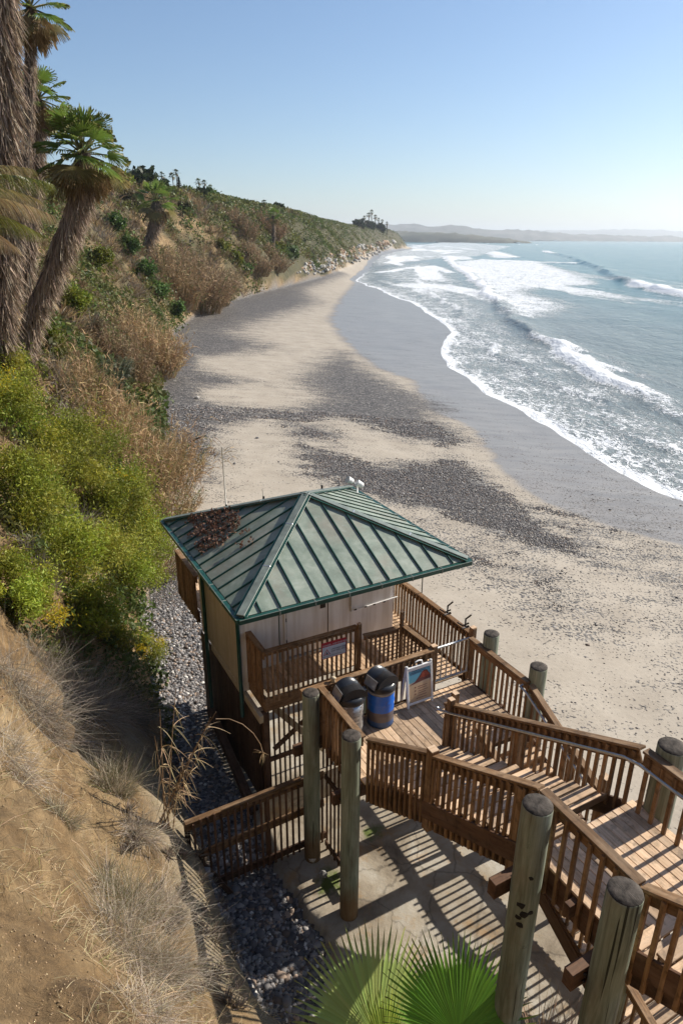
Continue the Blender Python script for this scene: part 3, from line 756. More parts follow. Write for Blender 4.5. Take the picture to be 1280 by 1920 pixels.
# --- railings
railing("short railing on the bluff side of the landing beside the grey bin", (5.2, 10.36, 6.4), (5.2, 8.66, 6.4), side=-1, drop=.3)
railing("sloping railing on the bluff side of the lower half of the stair flight", (5.3, 8.62, 6.4), (5.47, 7.0, 7.27), h=1.06, side=-1, drop=.42, pitch=.14)
railing("sloping railing on the bluff side of the upper half of the stair flight", (5.48, 6.88, 7.33), (5.5, 4.72, 8.5), h=1.02, side=-1, drop=.5, pitch=.14, posts=[(.86, .95, .14, .7)])
post("thick square post with worn top midway along the bluff side stair railing", 5.48, 6.94, 6.75, 8.42, .15, .15)
railing("level railing along the bluff side of the upper platform", (5.5, 4.68, 8.5), (5.47, 3.16, 8.5), h=1.02, side=-1, drop=.45, pitch=.2)
railing("railing rising with the next flight in the lower right corner", (5.46, 3.12, 8.5), (5.46, .9, 9.7), h=1.02, side=-1, drop=.45, pitch=.19)
railing("broad boarded railing on the seaward side of the upper stair flight", (7.24, 8.86, 6.38), (7.24, 4.6, 8.52), h=1.02, side=-1, drop=.12, pitch=.145, board=.24, low=False)
railing("level railing on the seaward side of the upper platform beside the pile", (7.26, 4.56, 8.5), (7.26, 3.1, 8.5), h=1.02, side=-1, drop=.3, pitch=.24, board=.22)
railing("railing rising beside the next flight on the seaward side", (7.3, 3.1, 8.5), (7.3, .9, 9.7), h=1.02, side=-1, drop=.3, pitch=.24, board=.22)
post("left post of the square pair at the foot of the stair rail", 7.17, 8.62, 6.05, 7.66, .12, .12)
post("right post of the square pair at the foot of the stair rail", 7.34, 8.72, 6.05, 7.68, .12, .12)
post("tall square post behind the boarded stair railing", 7.45, 7.0, 5.2, 8.05, .16, .16)
railing("seaward railing of the landing between the two round piles", (9.08, 10.42, 6.4), (9.08, 8.5, 6.4), side=1, drop=.3, pitch=.16)
railing("railing sloping down beside the beach stairs on the seaward side", (9.08, 8.44, 6.4), (9.08, 3.6, 3.85), h=1.08, side=1, drop=.3, pitch=.16)
railing("inner railing of the beach stairs half hidden behind the upper flight", (7.5, 8.2, 6.3), (7.5, 3.6, 3.85), h=.95, side=1, drop=.2, pitch=.17)
post("square post standing beside the beach stairs railing", 9.08, 6.36, 4.9, 6.75, .17, .17)
railing("railing at the back of the landing behind the bins and sign board", (4.78, 10.42, 6.4), (8.02, 10.42, 6.4), side=-1, drop=.3, pitch=.15)
post("left wooden gate post beside the sign board", 8.08, 10.46, 6.0, 7.55, .12, .14)
post("right wooden gate post between the metal gate and the round pile", 9.2, 10.5, 6.0, 7.68, .12, .14)

# --- metal gate
t = T('metal_gate', "galvanised tube gate between the landing and the hut balcony", 'gate', (8.18, 10.5, 6.45))
tube(t, 'top_bar', [(8.18, 10.5, 7.42), (9.12, 10.5, 7.42)], .03, M_galv, 10)
tube(t, 'bottom_bar', [(8.18, 10.5, 6.52), (9.12, 10.5, 6.52)], .028, M_galv)
for i in range(7):
    u = 8.2 + i * .15; tube(t, 'bar', [(u, 10.5, 6.52), (u, 10.5, 7.42)], .016 if 0 < i < 6 else .024, M_galv)

# --- handrails
def handrail(label, pts, ends):
    t = T('handrail', label, 'handrail', pts[0], 'galvanised handrails'); tube(t, 'pipe', pts, .024, M_galv, 10)
    for e in ends: tube(t, 'bracket', [e[0], e[1]], .011, M_galv, 6)
hr = lambda v, dz=-.16: 6.38 + (8.86 - v) / 4.26 * 2.14 + 1.02 + dz
handrail("long galvanised handrail along the boarded railing of the upper flight", [(7.2, 8.98, 7.2), (7.12, 9.0, 7.22), (7.1, 8.9, 7.24)] + [(7.1, v, hr(v)) for v in (8.5, 7, 5.5, 4.75)] + [(7.1, 4.5, 9.36), (7.1, 2.6, 9.36)],
         [((7.1, v, hr(v)), (7.22, v, hr(v) - .06)) for v in (8.3, 7.2, 6.1, 5.0)] + [((7.1, 3.6, 9.36), (7.22, 3.6, 9.3))])
handrail("galvanised handrail bending down beside the beach stairs", [(9.03, 8.62, 7.36), (8.94, 8.6, 7.36), (8.94, 8.45, 7.34)] + [(8.94, 8.4 - i * .8, 7.32 - i * .8 * .527) for i in range(6)],
         [((8.94, 8.4 - i * 1.2, 7.32 - i * 1.2 * .527), (9.06, 8.4 - i * 1.2, 7.26 - i * 1.2 * .527)) for i in range(4)])
handrail("short galvanised handrail inside the bluff side stair railing", [(5.6, 6.3, 8.42), (5.6, 6.2, 8.46), (5.6, 6.2, 8.2)], [((5.6, 6.2, 8.3), (5.5, 6.2, 8.3))])

# --- hut
CU0, CU1, CV0, CV1 = 4.47, 8.66, 13.1, 16.2
hut = T('beach_hut', "small tan and grey lifeguard hut with green pyramid metal roof on stilts", 'hut', (6.56, 14.5, 5.9))
def face(p): return p
def wallbox(name, lo, hi, mat):
    c = [(lo[i] + hi[i]) / 2 for i in range(3)]; return hut.add(name, box_me(hi[0] - lo[0], hi[1] - lo[1], hi[2] - lo[2], mat, .004), c)
wallbox('side_wall', (CU0, CV0 + .04, 5.85), (CU0 + .1, CV1, 8.66), M_tan)
fw = wallbox('front_wall', (CU0 - .01, CV0 - .06, 5.86), (CU1, CV0 + .038, 8.66), M_grey); offs(fw, hut)
wallbox('seaward_wall', (CU1 - .1, CV0 + .04, 5.86), (CU1 - .003, CV1, 8.66), M_grey)
wallbox('back_wall', (CU0 + .1, CV1 - .1, 5.86), (CU1 - .1, CV1 - .003, 8.66), M_tan)
wallbox('floor_slab', (CU0 + .1, CV0 + .04, 6.2), (CU1 - .1, CV1 - .1, 6.38), M_tan)
yf = CV0 - .06
dr = wallbox('door', (5.62, yf - .03, 6.5), (6.72, yf - .002, 8.55), M_grey); offs(dr, hut)
def sub(par, name, a, b, w, h, m): return beam(hut, name, a, b, w, h, m, parent=par)
for u in (5.58, 6.76): sub(dr, 'door_frame', (u, yf - .022, 6.45), (u, yf - .022, 8.62), .05, .045, M_grey)
sub(dr, 'threshold', (5.62, yf - .03, 6.46), (6.72, yf - .03, 6.46), .06, .03, M_galv)
sub(dr, 'door_frame', (5.56, yf - .022, 8.6), (6.78, yf - .022, 8.6), .05, .05, M_grey)
for zh in (6.9, 7.5, 8.2): sub(dr, 'hinge', (5.61, yf - .05, zh), (5.61, yf - .05, zh + .1), .02, .02, M_dmetal)
sub(dr, 'door_gap', (6.735, yf - .034, 6.5), (6.735, yf - .034, 8.55), .012, .012, M_dmetal)
sub(dr, 'door_seam', (5.44, yf - .008, 6.42), (5.44, yf - .008, 8.7), .012, .02, M_dgreen)
hd = hut.add('door_handle', cyl_me('door_handle', [(.04, 0), (.04, .05), (.02, .06), (.02, .10), (.035, .11), (.035, .14)], 12, M_dmetal), (6.6, yf - .03, 7.85), Euler((pi / 2, 0, 0)).to_matrix())
wallbox('lock_box', (6.52, yf - .05, 7.62), (6.66, yf - .03, 7.78), M_dmetal)
wallbox('wall_vent', (5.06, yf - .04, 6.72), (5.2, yf - .002, 6.84), M_dmetal)
sh = wallbox('shutter', (7.4, yf - .028, 7.35), (8.55, yf - .002, 8.6), M_grey); offs(sh, hut)
sub(sh, 'shutter_frame', (7.38, yf - .035, 7.3), (7.38, yf - .035, 8.65), .03, .03, M_galv)
sub(sh, 'shutter_bar', (7.38, yf - .05, 7.32), (8.75, yf - .05, 7.38), .035, .03, M_white)
for u in (7.45, 7.75, 8.0, 8.3): sub(sh, 'latch', (u, yf - .075, 7.35), (u + .07, yf - .075, 7.35), .02, .035, M_dmetal)
# roof
EZ, AZ = 8.8, 10.03
Fc, Rc, Lc, Bc, Ap = Vector((4.0, 11.6, EZ)), Vector((9.8, 11.6, EZ)), Vector((4.0, 17.4, EZ)), Vector((9.8, 17.4, EZ)), Vector((6.9, 14.5, AZ))
dz = Vector((0, 0, -.05)); dz2 = Vector((0, 0, -.14))
vs = [p + dz for p in (Fc, Rc, Bc, Lc, Ap)] + [p + dz2 for p in (Fc, Rc, Bc, Lc)]
roof = hut.add('roof', poly_me('roof', [v - hut.o for v in vs], [(0, 1, 4), (1, 2, 4), (2, 3, 4), (3, 0, 4), (0, 5, 6, 1), (1, 6, 7, 2), (2, 7, 8, 3), (3, 8, 5, 0), (5, 8, 7, 6)], M_tan))
roof['_off'] = (0, 0, 0)
def rpart(name, me): return hut.add(name, me, hut.o, None, roof)
for (A, B) in ((Fc, Rc), (Rc, Bc), (Bc, Lc), (Lc, Fc)):
    e = (B - A); L = e.length; e.normalize(); mid = (A + B) / 2; s_ = (Ap - mid); S = s_.length; s_.normalize(); nrm = e.cross(s_)
    n = 13; w = L / n
    def top(x): return S * (1 - abs(x - L / 2) / (L / 2))
    for i in range(n):
        x0, x1 = i * w, (i + 1) * w; pts = [(x0 + .004, 0), (x1 - .004, 0)]
        if x0 < L / 2 < x1: pts += [(x1 - .004, top(x1)), (L / 2, S), (x0 + .004, top(x0))]
        else: pts += [(x1 - .004, top(x1)), (x0 + .004, top(x0))]
        pts = [p for k_, p in enumerate(pts) if not (p[1] <= .001 and k_ > 1)]
        t3 = [A + e * p[0] + s_ * p[1] for p in pts]; m = len(t3); lift = rnd.uniform(0, .006)
        Vv = [p + nrm * (-.03) - hut.o for p in t3] + [p + nrm * lift - hut.o for p in t3]
        Ff = [tuple(range(m))[::-1], tuple(range(m, 2 * m))] + [(k_, (k_ + 1) % m, m + (k_ + 1) % m, m + k_) for k_ in range(m)]
        rpart('roof_panel', poly_me('roof_panel', Vv, Ff, M_roof))
        if 0 < i:
            a = A + e * x0 + nrm * .02; b = a + s_ * max(top(x0) - .06, .1); x = s_; y = e; rot = Matrix((x, y, x.cross(y))).transposed()
            hut.add('standing_seam', box_me((b - a).length, .026, .05, M_dgreen, .004), (a + b) / 2, rot, roof)
    # gutter with joint straps
    o_ = -e.cross(Vector((0, 0, 1))) * -1
    out = e.cross(Vector((0, 0, 1)))
    g0, g1 = A + out * .06 + Vector((0, 0, -.06)), B + out * .06 + Vector((0, 0, -.06))
    beam(hut, 'gutter', g0 - e * .06, g1 + e * .06, .10, .11, M_dgreen, parent=roof)
    beam(hut, 'gutter_lip', g0 - e * .06 + out * .052 + Vector((0, 0, .052)), g1 + e * .06 + out * .052 + Vector((0, 0, .052)), .014, .014, M_hip, parent=roof)
    for i in range(1, 7):
        c = g0 + e * (L * i / 7); beam(hut, 'gutter_strap', c - out * .05, c + out * .062, .03, .125, M_hip, parent=roof)
for C in (Fc, Rc, Bc, Lc):
    d = (Ap - C); x = d.normalized(); y = Vector((0, 0, 1)).cross(x).normalized(); rot = Matrix((x, y, x.cross(y))).transposed()
    for q, ww, hh, up in (('hip_cap', .17, .03, .05), ('hip_flashing', .30, .012, .028)):
        hut.add(q, box_me(d.length, ww, hh, M_hip if q == 'hip_cap' else M_dgreen, .004), (C + Ap) / 2 + Vector((0, 0, up)), rot, roof)
    for f in (.35, .7): hut.add('hip_joint', box_me(.03, .175, .034, M_galv, .003), C + d * f + Vector((0, 0, .053)), rot, roof)
for u, v, z0, lab in ((4.40, 13.0, 5.2, None), (4.38, 15.55, 3.0, None)):
    tube(hut, 'downpipe', [(u - .2, v - .3, 8.52), (u, v, 8.3), (u, v, z0)], .05, M_dgreen)
# lamp, aerials, leaf litter on the roof
t = T('floodlight', "twin white floodlight fixed at the far corner of the green roof", 'lamp', (9.7, 16.9, 8.85))
for dv in (0, .32):
    rt = Euler((0, R(-60), R(-20 + dv * 60))).to_matrix()
    t.add('lamp_housing', cyl_me('lamp_housing', [(.04, -.13), (.08, -.1), (.095, 0), (.105, .09), (.11, .10)], 14, M_white), (9.75 - dv * .5, 16.75 + dv, 9.12 + dv * .15), rt)
tube(t, 'bracket', [(9.7, 16.8, 8.84), (9.72, 16.85, 9.0), (9.7, 17.0, 9.1)], .02, M_white)
for lab, p, h, r in (("tall thin pale whip aerial rising behind the roof edge", (5.55, 16.75, 9.1), 1.75, .02), ("short aerial rod on the far slope of the roof", (6.35, 16.0, 9.45), .34, .012), ("small thin rod near the roof peak", (8.2, 16.2, 9.4), .45, .008)):
    t = T('aerial', lab, 'aerial', p, 'aerial rods on the roof'); tube(t, 'rod', [p, (p[0] - .03, p[1], p[2] + h)], [r, r * .6], M_aerial); tube(t, 'base', [(p[0], p[1], p[2] - .1), (p[0], p[1], p[2] + .12)], .03, M_dmetal)

# --- hut balcony
t = deck('hut_balcony', "plank balcony running round the front and seaward side of the hut", 4.7, 9.15, 10.6, 13.0, 6.4, vcut=lambda c: 12.1 if c < 7.0 else (11.7 if c < 8.06 else 10.58),
     joists=[((4.7, 12.6, 6.24), (9.2, 12.6, 6.24)), ((8.1, 11.3, 6.24), (9.2, 11.3, 6.24))])
u = 8.76 + .0
while u < 9.2:
    beam(t, 'plank', (u, 13.0, 6.38), (u, 17.3, 6.38), .14, .04, M_deck); u += .146
beam(t, 'fascia', (4.64, 12.06, 6.08), (7.0, 12.06, 6.08), .05, .36, M_rail); beam(t, 'fascia', (4.64, 12.04, 6.08), (4.64, 13.1, 6.08), .05, .36, M_rail)
beam(t, 'fascia', (7.0, 11.68, 6.2), (8.0, 11.68, 6.2), .05, .25, M_rail); beam(t, 'fascia', (8.04, 11.68, 6.2), (8.04, 10.6, 6.2), .05, .25, M_rail)
beam(t, 'edge_beam', (4.5, 11.98, 5.78), (4.5, 15.4, 5.78), .1, .2, M_tan)
railing("short railing on the bluff side of the hut balcony", (4.66, 13.12, 6.4), (4.66, 12.08, 6.4), side=-1, drop=.3, pitch=.12, group='railings of the hut balcony', bal=.045, low=False)
railing("front balcony railing carrying the warning sign", (4.66, 12.1, 6.4), (7.02, 12.08, 6.4), side=-1, drop=.3, pitch=.125, group='railings of the hut balcony', bal=.045, low=False, board=.1)
railing("lower length of front balcony railing right of the warning sign", (7.04, 11.78, 6.4), (7.96, 11.7, 6.4), h=1.0, side=-1, drop=.25, pitch=.125, group='railings of the hut balcony', bal=.045, low=False, board=.1)
railing("side railing between the balcony corner post and the gate", (8.0, 11.66, 6.4), (8.06, 10.55, 6.4), side=-1, drop=.3, pitch=.14, group='railings of the hut balcony', bal=.045, low=False)
railing("long seaward railing of the hut balcony with hooks on its top", (9.22, 17.2, 6.4), (9.22, 10.6, 6.4), side=-1, drop=.3, pitch=.14, group='railings of the hut balcony')
railing("railing of the back balcony on the bluff side under the roof corner", (4.45, 18.2, 6.4), (4.45, 16.3, 6.4), side=-1, drop=.35, pitch=.13, group='railings of the hut balcony')
deck('back_balcony', "small back balcony under the leaf covered roof corner", 4.5, 8.6, 16.35, 18.2, 6.4)
post("square post between the two lengths of front balcony railing", 7.03, 11.98, 5.9, 7.6, .09, .09)
post("tall thin post at the corner of the front balcony railing", 7.98, 11.62, 5.9, 7.85, .075, .075)
for lab, v in (("bent metal hook fixed on the seaward balcony rail beside the gate", 10.8), ("bent metal hook fixed on the seaward balcony rail further from the gate", 11.5)):
    t = T('rail_hook', lab, 'hook', (9.22, v, 7.5), 'metal hooks on the balcony rail')
    tube(t, 'arm', [(9.22, v, 7.52), (9.3, v + .1, 7.66), (9.34, v - .05, 7.85)], .022, M_dmetal); tube(t, 'cradle', [(9.1, v + .16, 7.6), (9.18, v + .05, 7.54), (9.32, v, 7.6)], .02, M_dmetal); tube(t, 'clamp', [(9.12, v, 7.51), (9.32, v, 7.51)], .03, M_dmetal)
t = T('rod_holder', "thin upright rod fixed outside the seaward balcony railing", 'rod', (9.28, 12.7, 7.2)); tube(t, 'rod', [(9.3, 12.7, 7.2), (9.3, 12.7, 7.95)], .014, M_dmetal)
beam(t, 'clip', (9.24, 12.7, 7.4), (9.34, 12.7, 7.4), .04, .05, M_dmetal)

# --- under the hut
def slatscreen(label, a, b, z0, z1, pitch, w, m, rails=(), posts_=(), tops=None):
    a = Vector(a); b = Vector(b); L = (b - a).length; d = (b - a).normalized(); t = T('slat_screen', label, 'screen', (a.x, a.y, z0)); n = int(L / pitch)
    for i in range(n + 1):
        p = a + d * (pitch * i); e = (tops(i / max(n, 1)) if tops else 0) + rnd.uniform(-.01, .01)
        beam(t, 'slat', (p.x, p.y, z0), (p.x, p.y, z1 + e), w, .03, m, side=(d.x, d.y, 0))
    off = Vector((-d.y, d.x, 0)) * -.04
    for z in rails: beam(t, 'rail', (a.x + off.x, a.y + off.y, z), (b.x + off.x, b.y + off.y, z), .04, .14, m)
    for f in posts_: p = a + d * L * f; beam(t, 'post', (p.x + off.x * 2.6, p.y + off.y * 2.6, z0), (p.x + off.x * 2.6, p.y + off.y * 2.6, z1), .12, .12, m, side=(1, 0, 0))
    return t
slatscreen("open upright slat screen closing the space below the front balcony", (4.62, 12.2), (7.0, 12.2), 2.9, 5.85, .13, .045, M_beam, rails=(3.0, 4.4), posts_=(0,))
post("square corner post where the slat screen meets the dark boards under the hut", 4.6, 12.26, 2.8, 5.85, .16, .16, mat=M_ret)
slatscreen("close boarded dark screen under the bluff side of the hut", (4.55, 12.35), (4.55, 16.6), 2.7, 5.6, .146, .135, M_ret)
t = T('brace_beam', "dark timber lying slantwise against the boarded screen under the hut", 'beam', (4.2, 12.3, 3.1)); beam(t, 'timber', (4.25, 12.1, 3.05), (4.3, 15.4, 3.75), .2, .2, M_ret)
t = T('brace_beam', "light timber brace behind the upright slats below the balcony", 'beam', (5, 12.9, 3.1)); beam(t, 'timber', (4.9, 13, 5.6), (6.6, 13, 3.3), .05, .16, M_tan); beam(t, 'timber', (5.3, 13.3, 3.6), (7.4, 13.3, 5.0), .05, .14, M_beam)
for i, (vv, zz) in enumerate(((12.9, 3.25), (12.6, 3.1))): pass

# --- low fence between the bluff and the first pile
fz = T('slat_fence', "low slatted fence with broad rails reaching from the bluff foot to the first pile", 'fence', (2.3, 10.6, 3.0))
beam(fz, 'top_rail', (2.25, 10.62, 4.92), (5.35, 10.55, 5.0), .05, .2, M_rail); beam(fz, 'cap', (2.25, 10.62, 5.04), (4.8, 10.56, 5.12), .13, .035, M_rail)
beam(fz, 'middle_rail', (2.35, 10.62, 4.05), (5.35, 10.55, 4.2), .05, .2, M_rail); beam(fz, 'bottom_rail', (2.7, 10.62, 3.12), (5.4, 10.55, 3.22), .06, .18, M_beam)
for i in range(21):
    u = 2.4 + i * .145; beam(fz, 'slat', (u, 10.53, 3.05), (u, 10.53, 4.98 + (rnd.uniform(0, .12) if i < 9 else 0)), .045, .04, M_beam, side=(1, 0, 0))
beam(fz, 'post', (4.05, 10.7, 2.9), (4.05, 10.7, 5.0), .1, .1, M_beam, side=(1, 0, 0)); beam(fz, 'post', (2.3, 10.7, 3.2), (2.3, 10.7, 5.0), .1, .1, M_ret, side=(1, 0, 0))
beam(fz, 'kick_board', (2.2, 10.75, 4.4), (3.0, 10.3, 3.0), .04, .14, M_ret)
slatscreen("short run of upright slats between the two green piles", (5.3, 10.3), (5.35, 9.0), 3.05, 5.9, .17, .05, M_beam, rails=(3.3, 5.2))
post("slim brown post standing on the concrete between the two green piles", 5.45, 9.55, 3.0, 5.9, .09, .09, mat=M_bal)
w_ = T('low_wall', "pale concrete upstand seen through the fence beyond the first pile", 'wall', (4.6, 11.6, 2.9)); beam(w_, 'wall_body', (4.3, 11.75, 3.4), (7.2, 11.75, 3.4), .15, 1.0, M_conc)

# low railing on the seaward side of the slab: its shadow lies as two bands with bars between
t = T('railing', "low railing under the landing along the seaward edge of the concrete", 'railing', (9.3, 4.2, 3.05), 'lower railings on the concrete')
beam(t, 'top_rail', (9.3, 4.2, 4.74), (9.3, 11.2, 4.74), .04, .2, M_rail); beam(t, 'bottom_rail', (9.3, 4.2, 4.0), (9.3, 11.2, 4.0), .04, .2, M_rail)
for i in range(46): beam(t, 'baluster', (9.26, 4.25 + i * .152, 3.86), (9.26, 4.25 + i * .152, 4.9), .05, .05, M_bal, side=(1, 0, 0))
for v in (4.3, 6.6, 9.0, 11.0): beam(t, 'post', (9.38, v, 2.8), (9.38, v, 4.9), .1, .1, M_bal, side=(1, 0, 0))

# --- rubbish bins
def hood(r):
    """barrel hood with an opening at its front"""
    V = []; F = []; n = 12; prof = []
    for i in range(n + 1):
        a = pi * .02 + (pi * .93) * i / n; prof.append((cos(a) * r * .98, sin(a) * r * .86))
    for s in (-1, 1):
        for (x, z) in prof: V.append((x, s * r * .80, z * (1.0)))
    for i in range(n): F.append((i, i + 1, n + 2 + i, n + 1 + i))
    F.append(tuple(range(n + 1))); F.append(tuple(range(n + 1, 2 * n + 2))[::-1])
    me = bpy.data.meshes.new('hood'); me.from_pydata(V, [], F); me.materials.append(M_black)
    for p in me.polygons: p.use_smooth = len(p.vertices) == 4
    return me
def bin_(label, u, v, rz, kind):
    t = T('rubbish_bin', label, 'bin', (u, v, 6.41)); r = .287; z = 6.41
    if kind == 'blue':
        pr = []
        for i in range(25):
            h = .86 * i / 24; rb = r * .985 + (.010 if i in (8, 16) else 0) + (.008 if i in (0, 24) else 0); pr.append((rb, h))
        t.add('drum', cyl_me('drum', pr, 32, M_drum)); t.add('liner_edge', cyl_me('liner_edge', [(r * 1.02, .80), (r * 1.05, .84), (r * 1.03, .885), (r * .98, .89)], 32, M_liner, jit=.02))
    else:
        pr = [(r * .9, 0), (r * .95, .1), (r * .97, .5), (r, .86)]
        t.add('drum', cyl_me('drum', pr, 32, M_galv)); t.add('liner', cyl_me('liner', [(r * (.98 + .03 * (i % 2)), .25 + .05 * i) for i in range(13)], 26, M_liner, cap=False, jit=.05))
    t.add('lid_rim', cyl_me('lid_rim', [(r * 1.07, .87), (r * 1.09, .89), (r * 1.08, .96), (r * 1.0, 1.0), (r * .9, 1.02)], 32, M_black))
    rot = Euler((0, 0, rz)).to_matrix()
    ho = t.add('hood', hood(r * 1.02), (u, v, z + .985), rot); offs(ho, t)
    fl = rot @ Vector((r * .66, 0, .13)); rt = (Euler((0, R(38), 0)).to_matrix()); 
    t.add('flap', box_me(.012, r * 1.2, .20, M_liner, .003), Vector((u, v, z + .985)) + rot @ Vector((-r * 1.0, 0, .09)), rot @ Euler((0, R(24), 0)).to_matrix())
    t.add('hinge_box', box_me(.10, .14, .16, M_black), Vector((u, v, z + .95)) + rot @ Vector((r * 1.05, 0, 0)), rot)
bin_("blue and brown banded drum bin with black hood", 6.46, 10.06, R(8), 'blue')
bin_("grey bagged bin with black hood in the landing corner beside the round pile", 5.68, 10.0, R(-4), 'grey')
tg = T('rag', "small pale twist of bag hanging on the rail behind the grey bin", 'rag', (5.5, 10.4, 7.5)); tg.add('knot', cyl_me('knot', [(.01, -.05), (.05, 0), (.03, .05), (.06, .09), (.01, .12)], 9, M_tan, jit=.4, seed=5))

# --- A-frame sign board
def m_poster():
    k = NT("sandwich_board_poster"); tc = k.n('TexCoord'); sp = k.n('SeparateXYZ'); k.l(tc.outputs['Object'], sp.inputs[0])
    nz = k.noise(k.coord('Object', (1, 1, 1)), 7, 4, .6); z = k.mul(sp.outputs[2], k.mul(k.mul(nz, .5, 'SUBTRACT'), .04), 'ADD')
    k.color(k.ramp(k.mul(k.mul(z, 1.1), .5, 'ADD'), [(0, (.46, .32, .20)), (.42, (.55, .39, .25)), (.50, (.55, .40, .26)), (.57, (.50, .40, .30)), (.60, (.12, .33, .42)), (.8, (.10, .33, .48)), (1, (.09, .28, .42))])); k.rough(.35); return k.m
M_post = m_poster(); M_reef = simple("rust_red_print", (.35, .06, .035), .5, var=.2, sc=20); M_dk = simple("brown_print", (.16, .05, .05), .5)
sb = T('sandwich_board', "white A frame sign board with blue and sand coloured poster", 'sign', (7.5, 10.1, 6.41))
zt = 7.42
def sbp(x, z, f=0.0): return Vector((7.17 + x, 10.08 + (z - 6.41) * .14 + f, z))
fr = None
beam(sb, 'frame_side', sbp(.03, 6.41), sbp(.03, zt), .05, .05, M_white); beam(sb, 'frame_side', sbp(.66, 6.41), sbp(.66, zt), .05, .05, M_white)
beam(sb, 'frame_bottom', sbp(.03, 6.5), sbp(.66, 6.5), .045, .05, M_white); beam(sb, 'frame_top', sbp(.03, 7.33), sbp(.66, 7.33), .05, .09, M_white)
ang = math.atan(.14); prt = Euler((-ang, 0, 0)).to_matrix()
pst = sb.add('poster', box_me(.585, .012, .80, M_post, .002), sbp(.345, 6.915), prt); offs(pst, sb)
beam(sb, 'back_leg', sbp(.03, zt - .02, .02), Vector((7.2, 10.36, 6.45)), .05, .04, M_white); beam(sb, 'back_leg', sbp(.66, zt - .02, .02), Vector((7.83, 10.36, 6.45)), .05, .04, M_white)
tube(sb, 'handle', [sbp(.25, 7.36), sbp(.26, 7.46), sbp(.34, 7.48), sbp(.42, 7.46), sbp(.43, 7.36)], .018, M_white, 8)
def pp(x, z, y=-.0085): return Vector((x, y, z))
def flat(name, pts, m, y=-.0085):
    n = len(pts); V = [(p[0], y, p[1]) for p in pts] + [(p[0], y + .002, p[1]) for p in pts]
    return poly_me(name, V, [tuple(range(n)), tuple(range(n, 2 * n))[::-1]] + [(i, n + i, n + (i + 1) % n, (i + 1) % n) for i in range(n)], m)
def onposter(name, pts, m, y=-.0085):
    o = bpy.data.objects.new(name, flat(name, pts, m, y)); link(o); o.parent = pst
onposter('printed_hill', [(-.28, .03), (-.12, .09), (.0, .20), (.06, .28), (.12, .31), (.2, .30), (.25, .22), (.29, .16), (.29, .08), (.1, .07)], M_dk)
onposter('printed_hill', [(.0, .15), (.07, .25), (.13, .285), (.21, .27), (.26, .17), (.15, .14)], M_reef, -.0105)
for i, (x, z, w) in enumerate(((-.2, .345, .42), (-.24, .305, .40), (-.24, .275, .30), (-.05, -.05, .24), (-.05, -.10, .22), (-.05, -.16, .26), (-.05, -.21, .2), (-.05, -.27, .22), (-.1, -.33, .28))):
    onposter('printed_line', [(x, z), (x + w, z + (.02 if i < 3 else 0)), (x + w, z + (.02 if i < 3 else 0) + .010), (x, z + .010)], M_ink if i < 3 else M_dk)
for z in (-.05, -.13, -.21): onposter('printed_dot', [(-.12 + .018 * cos(a * pi / 4), z + .018 * sin(a * pi / 4)) for a in range(8)], M_dk)

# --- warning sign on the balcony railing
ws = T('warning_sign', "red and white warning sign fixed on the front balcony railing", 'sign', (6.36, 11.98, 7.12)); ws.e.rotation_euler = (0, 0, TH)
ws.add('board', box_me(.64, .008, .44, M_red, .002), (6.36, 11.985, 7.12)); pl_ = ws.add('face', box_me(.61, .006, .30, M_signface, .001), (6.36, 11.979, 7.07)); 
def wflat(name, pts, m, y): ob = bpy.data.objects.new(name, flat(name, pts, m, y)); link(ob); ob.parent = ws.e
wflat('warning_triangle', [(-.28, -.11), (-.10, -.11), (-.19, .045)], M_red, -.010); wflat('triangle_face', [(-.252, -.095), (-.128, -.095), (-.19, .015)], M_signface, -.0125)
wflat('triangle_symbol', [(-.225, -.09), (-.165, -.09), (-.18, -.05), (-.19, -.01), (-.2, -.05)], M_ink, -.015)
def text(par, body, x, z, s, m, y=-.011):
    c = bpy.data.curves.new('lettering', 'FONT'); c.body = body; c.size = s; c.extrude = .001; c.align_x = 'LEFT'; c.materials.append(m)
    o = bpy.data.objects.new('tmp', c); link(o); bpy.context.view_layer.update()
    me = bpy.data.meshes.new_from_object(o.evaluated_get(bpy.context.evaluated_depsgraph_get())); bpy.data.objects.remove(o)
    o = bpy.data.objects.new('lettering', me); link(o); o.parent = par; o.rotation_euler = (pi / 2, 0, 0); o.location = (x, y, z)
text(ws.e, "DANGER - KEEP FROM EDGE", -.295, .125, .052, M_signface, -.0075); text(ws.e, "UNSTABLE CLIFF", -.08, -.01, .052, M_ink); text(ws.e, "STAY WELL BACK", -.08, -.065, .05, M_ink)
text(ws.e, "Falling rock may cause injury. Keep off the slope.", -.295, -.155, .025, M_ink)

